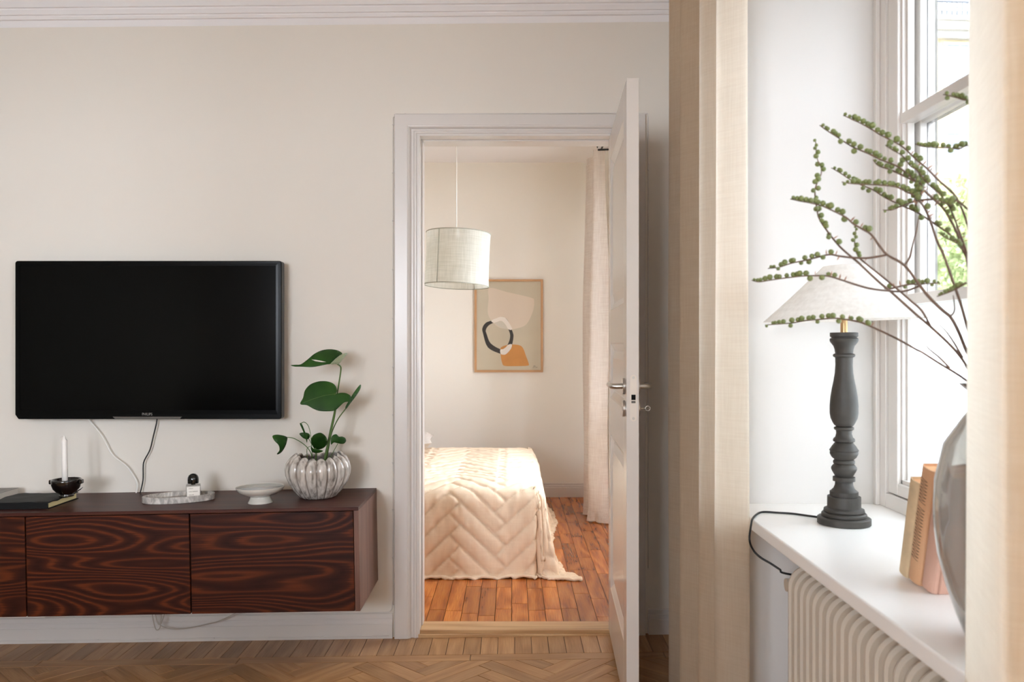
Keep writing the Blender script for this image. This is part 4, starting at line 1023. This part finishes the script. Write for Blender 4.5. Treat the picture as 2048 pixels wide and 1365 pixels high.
# ------------------------------------------------------------------ books on the sill
def book(name, label, mt, y0, th_, h, x0, depth, lean, bulge=.008, script=False):
    t = thing(name, label, 'book', (x0, y0-th_, SZ+.0008), (lean, 0, 0), 'old books leaning on the window sill')
    # local: thickness along +y (0..th), height z, spine towards -x
    c = .0025; m = MB()
    m.box(.004, depth, 0, c, 0, h); m.box(.004, depth, th_-c, th_, 0, h)
    arc = []
    for k in range(13): a = pi*k/12; arc.append((.006-bulge*sin(a), th_/2-th_/2*cos(a)))
    inn = [(p[0]+.0022, th_/2+(p[1]-th_/2)*.93) for p in arc]
    m.prism(arc+inn[::-1], lambda a, b_: (a, b_, 0), lambda a, b_: (a, b_, h))
    m.build('cover', mt, t, 'auto')
    m = MB(); pa = [(p[0]+.0024, th_/2+(p[1]-th_/2)*.9) for p in arc]
    m.prism([(.004+p[0]-.006+.002, p[1]) for p in pa]+[(depth-.004, th_-c), (depth-.004, c)], lambda a, b_: (a, b_, .004), lambda a, b_: (a, b_, h-.005))
    m.build('pages', M['bkp'], t)
    g = MB(); g.tube([(.012, -.0006, .001), (.012, -.0006, h-.001)], .0022, 6); g.build('joint_groove', mt, t, True)
    if script:
        s = MB(); pts = []; zz = .045; k = 0; rng = random.Random(3)
        segs = []
        while zz < h-.022:
            up = rng.uniform(.0035, .0075); pts.append((zz, .5+.16+up*16*.5)); pts.append((zz+.003, .5-.16-rng.uniform(0, .10)*rng.choice((0, 1)))); zz += .0062
            if rng.random() < .07 or .150 < zz < .1535: segs.append(pts); pts = []; zz += .006
        segs.append(pts)
        for sg in segs:
            if len(sg) < 3: continue
            q = catmull(sg, 4); p3 = []
            for a_, b_ in q:
                ang = pi*(1-max(.12, min(.88, b_))); yy = th_/2-th_/2*cos(pi*max(.1, min(.9, 1-b_))); xx = .006-bulge*sin(pi*max(.1, min(.9, 1-b_)))-.0003
                p3.append((xx, yy, a_))
            s.tube(p3, .00045, 4)
        s.build('lettering', M['ink_soft'], t)
    return t
book('old_book', 'worn tan old book, the thinnest and shortest of the leaning books', M['bk1'], 1.640, .036, .193, .745, .13, R(14), .006)
book('old_book', 'orange-tan old book with handwritten lettering on its spine, leaning on the sill', M['bk2'], 1.598, .043, .224, .745, .15, R(14), .009, True)
book('old_book', 'rose-brown old book leaning against the grey glass vase', M['bk3'], 1.546, .042, .222, .745, .15, R(14), .009)

# ------------------------------------------------------------------ vase with berry branches
VX, VY = PX(2000, 1.25), 1.25
vp = [(0, 0), (.038, 0), (.045, .006), (.060, .045), (.074, .085), (.084, .13), (.0885, .175), (.0890, .205), (.087, .24), (.075, .295), (.050, .335), (.038, .352), (.036, .362), (.045, .376), (.054, .384), (.055, .387), (.051, .387), (.040, .377), (.031, .364), (.033, .352), (.045, .334), (.069, .294), (.081, .24), (.083, .205), (.0825, .175), (.078, .13), (.068, .085), (.052, .045), (.038, .014), (0, .012)]
vz = MB().lathe(vp, n=56, fn=lambda r, z, a: r*(1+.008*sin(3*a+z*25)+.006*sin(5*a-z*40))).build('glass_vase', M['smoke'], None, True); vz.location = (VX, VY, SZ+.0003)
tag(vz, 'smoky grey mouth-blown glass vase holding branches beside the near curtain', 'vase')
z1 = lambda *l: [(1480+x/4.267, 200+y/4.267) for x, y in l]
z2 = lambda *l: [(1480+x/4.267, 460+y/4.267) for x, y in l]
bme = MB().lathe([(0, -1), (.6, -.78), (.95, -.25), (.93, .3), (.55, .8), (0, 1)], n=8).mesh('berry'); bme.materials.append(M['berry'])
for p in bme.polygons: p.use_smooth = True
dme = MB().lathe([(0, -.8), (.5, -.3), (.45, .3), (0, 1.1)], n=6).mesh('bud'); dme.materials.append(M['bud'])
brng = random.Random(11)
def stem(label, main, d_tip, d_base, r0=.0026, subs=(), berry_to=.5, size=1.0, fork=True, enter=1):
    t = thing('berry_branch', label, 'branch', (VX, VY, SZ+.02), group='green berry branches in the glass vase'); o0 = Vector(t.location)
    def path(pts, da, db):
        q = catmull(pts, 5); n = len(q); L_ = [0]
        for i in range(1, n): L_.append(L_[-1]+(q[i]-q[i-1]).length)
        return [(P(v[0], v[1], da+(db-da)*(l/L_[-1])), l, l/L_[-1]) for v, l in zip(q, L_)]
    def put(pts3, L_end, frac, sz, lo=0.0):
        l = 3; side = 1
        while l < L_end*frac:
            for i in range(1, len(pts3)):
                if pts3[i][1] >= l: break
            p = pts3[i][0]; tg = (pts3[i-1][0]-pts3[i][0]).normalized()
            perp = Vector((0, 0, 1))-tg*tg.z; perp.normalize(); sd = tg.cross(perp)
            f = l/L_end; grow = min(1, .55+l/60)*sz; age = max(0, (f-frac*.62)/(frac*.38))
            side = -side
            dr_ = (perp*(1.0 if brng.random() < .88 else -.5)+sd*side*brng.uniform(.2, .8)).normalized()
            if brng.random() < age*.8:
                o = obj('bud', dme, None, t, False); rr = .0032*brng.uniform(.7, 1.2); o.scale = (rr*.7, rr*.7, rr*1.6); off = .0045; step = brng.uniform(7, 11)
            else:
                o = obj('berry', bme, None, t, False); rr = .0050*grow*brng.uniform(.8, 1.12); o.scale = (rr, rr, rr*.95); off = rr*1.02; step = brng.uniform(8.0, 11.5)*max(.75, grow)
            o.location = p+dr_*off-o0; o.rotation_euler = dr_.to_track_quat('Z', 'Y').to_euler()
            l += step
    mp = path(main, d_tip, d_base); L_ = mp[-1][1]
    base = [v for v, _, _ in mp]
    if enter:
        lip = Vector((VX+brng.uniform(-.012, .012), VY+brng.uniform(-.012, .012), SZ+.372)); low = Vector((VX+brng.uniform(-.03, .03), VY+brng.uniform(-.03, .03), SZ+.03))
        ext = [base[-1]*(1-a)+lip*a for a in (.5, 1)]+[lip*.5+low*.5, low]
    else: ext = []
    pts = base+ext; r0 *= .8; rad = [.0008+(r0-.0008)*min(1, i/(len(base)*.9)) for i in range(len(pts))]
    MB().tube([p-o0 for p in pts], rad, 6).build('stem', M['twig'], t, True)
    put(mp, L_, berry_to, size)
    for sp, f, da, db, sz in subs:
        q = path(sp, da, db); rad = [.0008+.0010*min(1, i/(len(q)*.7)) for i in range(len(q))]
        MB().tube([v-o0 for v, _, _ in q], rad, 5).build('twig', M['twig'], t, True)
        put(q, q[-1][1], f, sz)
    return t
J = (1950, 740)
stem('longest arching branch rising highest, with plump green berries at its tip', z1((880, 130), (965, 170), (1040, 205), (1130, 255), (1200, 300), (1320, 360), (1400, 410), (1500, 505), (1600, 590), (1700, 690), (1820, 800), (1880, 900), (1930, 1030), (1965, 1200))+[(1952, 560), (1962, 680)], 1.46, 1.26, berry_to=.38, size=1.1)
stem('berry branch carrying the dense hanging cluster of small green berries', z1((680, 215), (740, 260), (850, 330), (960, 400), (1100, 460), (1200, 510), (1330, 560), (1440, 640), (1510, 710), (1600, 800), (1740, 930), (1840, 1110), (1900, 1260), (1945, 1400))+[(1948, 620), (1960, 700)], 1.44, 1.27, .003,
     subs=[(z1((1135, 510), (1180, 560), (1290, 600), (1400, 650), (1500, 700)), .95, 1.42, 1.38, .95), (z1((1545, 570), (1555, 620), (1535, 700), (1530, 760), (1515, 850), (1500, 900)), 1.0, 1.37, 1.33, .95), (z1((1500, 620), (1510, 690), (1550, 730), (1545, 820)), 1.0, 1.36, 1.33, .95), (z1((1560, 600), (1580, 680), (1560, 760), (1530, 840)), 1.0, 1.38, 1.34, .95), (z1((1520, 590), (1530, 660), (1515, 760), (1490, 870)), 1.0, 1.39, 1.35, .95)], berry_to=.52)
stem('branch with an S-curved upright tip of dark green berries', z1((645, 338), (650, 440), (665, 520), (692, 580), (690, 640), (650, 730), (640, 800), (655, 920), (680, 1020), (760, 1140), (850, 1250), (950, 1340))+z2((1010, 280), (1180, 440), (1300, 540), (1500, 720), (1640, 840), (1800, 990), (1900, 1110), (1950, 1200))+[(1955, 770)], 1.52, 1.26, .003,
     subs=[(z1((985, 1060), (988, 1150), (978, 1220), (990, 1290), (1020, 1350))+z2((1040, 260), (1150, 350), (1300, 470), (1450, 600), (1550, 690), (1630, 830)), .3, 1.45, 1.32, .9), (z2((1715, 460), (1640, 455), (1540, 465), (1460, 465), (1370, 480), (1290, 500), (1230, 495)), .95, 1.36, 1.40, .9)], berry_to=.36)
stem('berry branch forking into two long nearly level twigs above the lamp shade', z1((430, 845), (500, 862), (600, 880), (700, 905), (800, 950), (900, 1000), (970, 1060), (1040, 1100), (1120, 1150), (1200, 1260), (1260, 1325))+z2((1400, 300), (1510, 440), (1600, 560), (1720, 680), (1800, 750), (1870, 880), (1940, 1050))+[(1958, 740)], 1.40, 1.25, .0034,
     subs=[(z2((240, 330), (330, 320), (440, 285), (560, 260), (640, 240), (760, 212), (850, 225), (960, 238), (1100, 240), (1250, 215)), .6, 1.48, 1.345, 1.0), (z2((100, 430), (160, 445), (260, 430), (400, 410), (540, 395), (640, 392), (750, 395), (870, 430), (960, 460), (1100, 500), (1250, 520), (1400, 525), (1530, 480)), .55, 1.46, 1.32, 1.0), (z1((1525, 1000), (1505, 1120), (1470, 1250))+z2((1450, 230), (1405, 305)), 0, 1.34, 1.33, 1)], berry_to=.34, size=1.15)
stem('berry branch with a drooping tip between the upper and lower twigs', z1((780, 580), (850, 620), (940, 680), (1020, 720), (1130, 765), (1250, 840), (1400, 910), (1530, 970), (1620, 1030), (1740, 1110), (1850, 1200), (1900, 1280), (1955, 1420))+[(1955, 640), (1965, 720)], 1.5, 1.27, .0024,
     subs=[(z1((1220, 940), (1290, 940), (1370, 910), (1480, 870), (1560, 855), (1640, 850)), .7, 1.42, 1.36, .95), (z1((1690, 1130), (1760, 1180), (1850, 1220), (1900, 1275)), .9, 1.33, 1.3, .8)], berry_to=.5)
stem('berry branch lying nearly level with a single row of round berries', z1((868, 700), (960, 715), (1100, 722), (1230, 730), (1340, 745), (1430, 790), (1490, 820), (1560, 900), (1620, 1020), (1680, 1200), (1740, 1330))+z2((1810, 420), (1880, 620), (1935, 820))+[(1945, 700), (1962, 770)], 1.38, 1.24, .003, subs=[(z2((1680, 570), (1760, 540), (1850, 500), (1935, 450)), .9, 1.30, 1.27, .8), (z2((1820, 560), (1830, 690), (1790, 740)), 0, 1.3, 1.27, 1)], berry_to=.36)
stem('short berry branch in the middle of the bunch with orange-brown buds', z1((1240, 385), (1290, 420), (1390, 480), (1450, 560), (1510, 600), (1590, 700), (1700, 800), (1780, 900), (1830, 1010), (1880, 1150), (1940, 1320))+[(1948, 580), (1965, 700)], 1.36, 1.25, .0022, subs=[(z1((1640, 850), (1720, 870), (1800, 900), (1850, 860), (1960, 950)), .8, 1.3, 1.27, .95)], berry_to=.55, size=.9)
stem('berry branch reaching across the window pane towards the glazing bar', z1((1495, 375), (1560, 397), (1650, 405), (1780, 410), (1860, 420), (1980, 430))+[(1965, 420), (1985, 560), (1990, 700)], 1.34, 1.24, .002, subs=[([(1886, 189), (1905, 193), (1925, 199), (1945, 207), (1962, 250), (1975, 420)], .3, 1.30, 1.25, 1.0)], berry_to=.42)
stem('lowest berry branch sweeping under the lamp shade', z2((215, 812), (330, 805), (450, 795), (560, 775), (680, 765), (800, 755), (900, 765), (1030, 790), (1150, 840), (1350, 935), (1500, 1020), (1560, 1050), (1700, 1140), (1850, 1230), (1950, 1300))+[(1965, 785)], 1.58, 1.26, .0028, subs=[(z2((1595, 970), (1605, 1010), (1700, 1090), (1790, 1180)), 0, 1.34, 1.31, 1), (z2((1690, 800), (1760, 870), (1830, 970), (1900, 1090)), 0, 1.32, 1.28, 1)], berry_to=.47)

# ------------------------------------------------------------------ outside
st_ = MB().box(-40, 90, -60, 120, -7.2, -7).build('street_ground', M['street']); struct(st_, 'street below the window')
bl = thing('apartment_building', 'pale yellow stucco apartment house seen across the street through the window', 'building', (15.9, 32, -7))
bl.rotation_euler = (0, 0, R(4))
BX0, BX1 = -8.0, 20.0
ztop_ = PZ(66, 32)+7
MB().box(BX0, BX1, 0, 10, 0, ztop_).build('wall', M['facade'], bl)
m = MB(); m.box(BX0-.3, BX1+.3, -.25, 0, ztop_-.25, ztop_); m.box(BX0-.3, BX1+.3, -.45, .05, ztop_, ztop_+.3); m.box(BX0-.4, BX1+.4, -.6, .1, ztop_+.3, ztop_+.45); m.build('cornice', M['fac_trim'], bl)
MB().prism([(-.55, ztop_+.45), (3.5, ztop_+2.3), (6.5, ztop_+2.3), (10.4, ztop_+.45)], lambda a, b_: (BX0-.3, a, b_), lambda a, b_: (BX1+.3, a, b_)).build('roof', M['roof'], bl)
m = MB(); zr = ztop_+.95
for q in range(140): m.box(BX0+q*.2, BX0+q*.2+.03, .1, .13, ztop_+.5, zr+.28)
m.box(BX0, BX1, .09, .14, zr+.27, zr+.33); m.build('roof_railing', M['roof'], bl)
wme = {}
ci = 0
for zc in (PZ(131, 32)+7, PZ(309, 32)+7, PZ(487, 32)+7, PZ(665, 32)+7):
    for q in range(-2, 6):
        xc = PX(1921, 32)-15.9+q*3.0
        f = MB(); w2, h2 = .50, .78
        f.box(xc-w2-.14, xc+w2+.14, -.06, .02, zc+h2, zc+h2+.1); f.box(xc-w2-.14, xc+w2+.14, -.1, .02, zc-h2-.12, zc-h2); f.box(xc-w2-.1, xc-w2, -.05, .02, zc-h2, zc+h2); f.box(xc+w2, xc+w2+.1, -.05, .02, zc-h2, zc+h2)
        f.box(xc-w2, xc+w2, -.04, .02, zc-.03-.25, zc+.03-.25); f.box(xc-w2, xc+w2, -.04, .02, zc+.25, zc+.31); f.box(xc-.03, xc+.03, -.04, .02, zc-h2, zc+h2)
        wn = f.build('window', M['fac_trim'], bl); MB().box(xc-w2, xc+w2, -.02, .015, zc-h2, zc+h2).build('pane', M['fac_win'], wn)
tree = thing('street_tree', 'light green street tree in front of the yellow house', 'tree', (PX(1915, 25), 25, -7))
MB().tube([(0, 0, 0), (.1, 0, 3), (0, .1, 6), (.2, 0, 9)], [.18, .15, .11, .05], 8).build('trunk', M['trunk'], tree, True)
m = MB(); rg = random.Random(5)
for q in range(9000):
    while True:
        a = Vector((rg.uniform(-1, 1), rg.uniform(-1, 1), rg.uniform(-1, 1)))
        if a.length < 1: break
    p = Vector((a.x*1.25+.2, a.y*1.4, 9.6+a.z*3.7)); p += Vector((noise.noise(p*1.3), noise.noise(p*1.3+Vector((9, 0, 0))), 0))*.5
    n_ = Vector((rg.gauss(0, 1), rg.gauss(0, 1), rg.gauss(0, 1))).normalized(); t1 = n_.orthogonal().normalized()*.085; t2 = n_.cross(t1)*.6
    m.add([p-t1, p-t2, p+t1, p+t2], [(0, 1, 2, 3)])
me = bpy.data.meshes.new('foliage'); me.from_pydata(m.v, [], m.f); o = obj('foliage', me, M['foliage'], tree); o['kind'] = 'stuff'
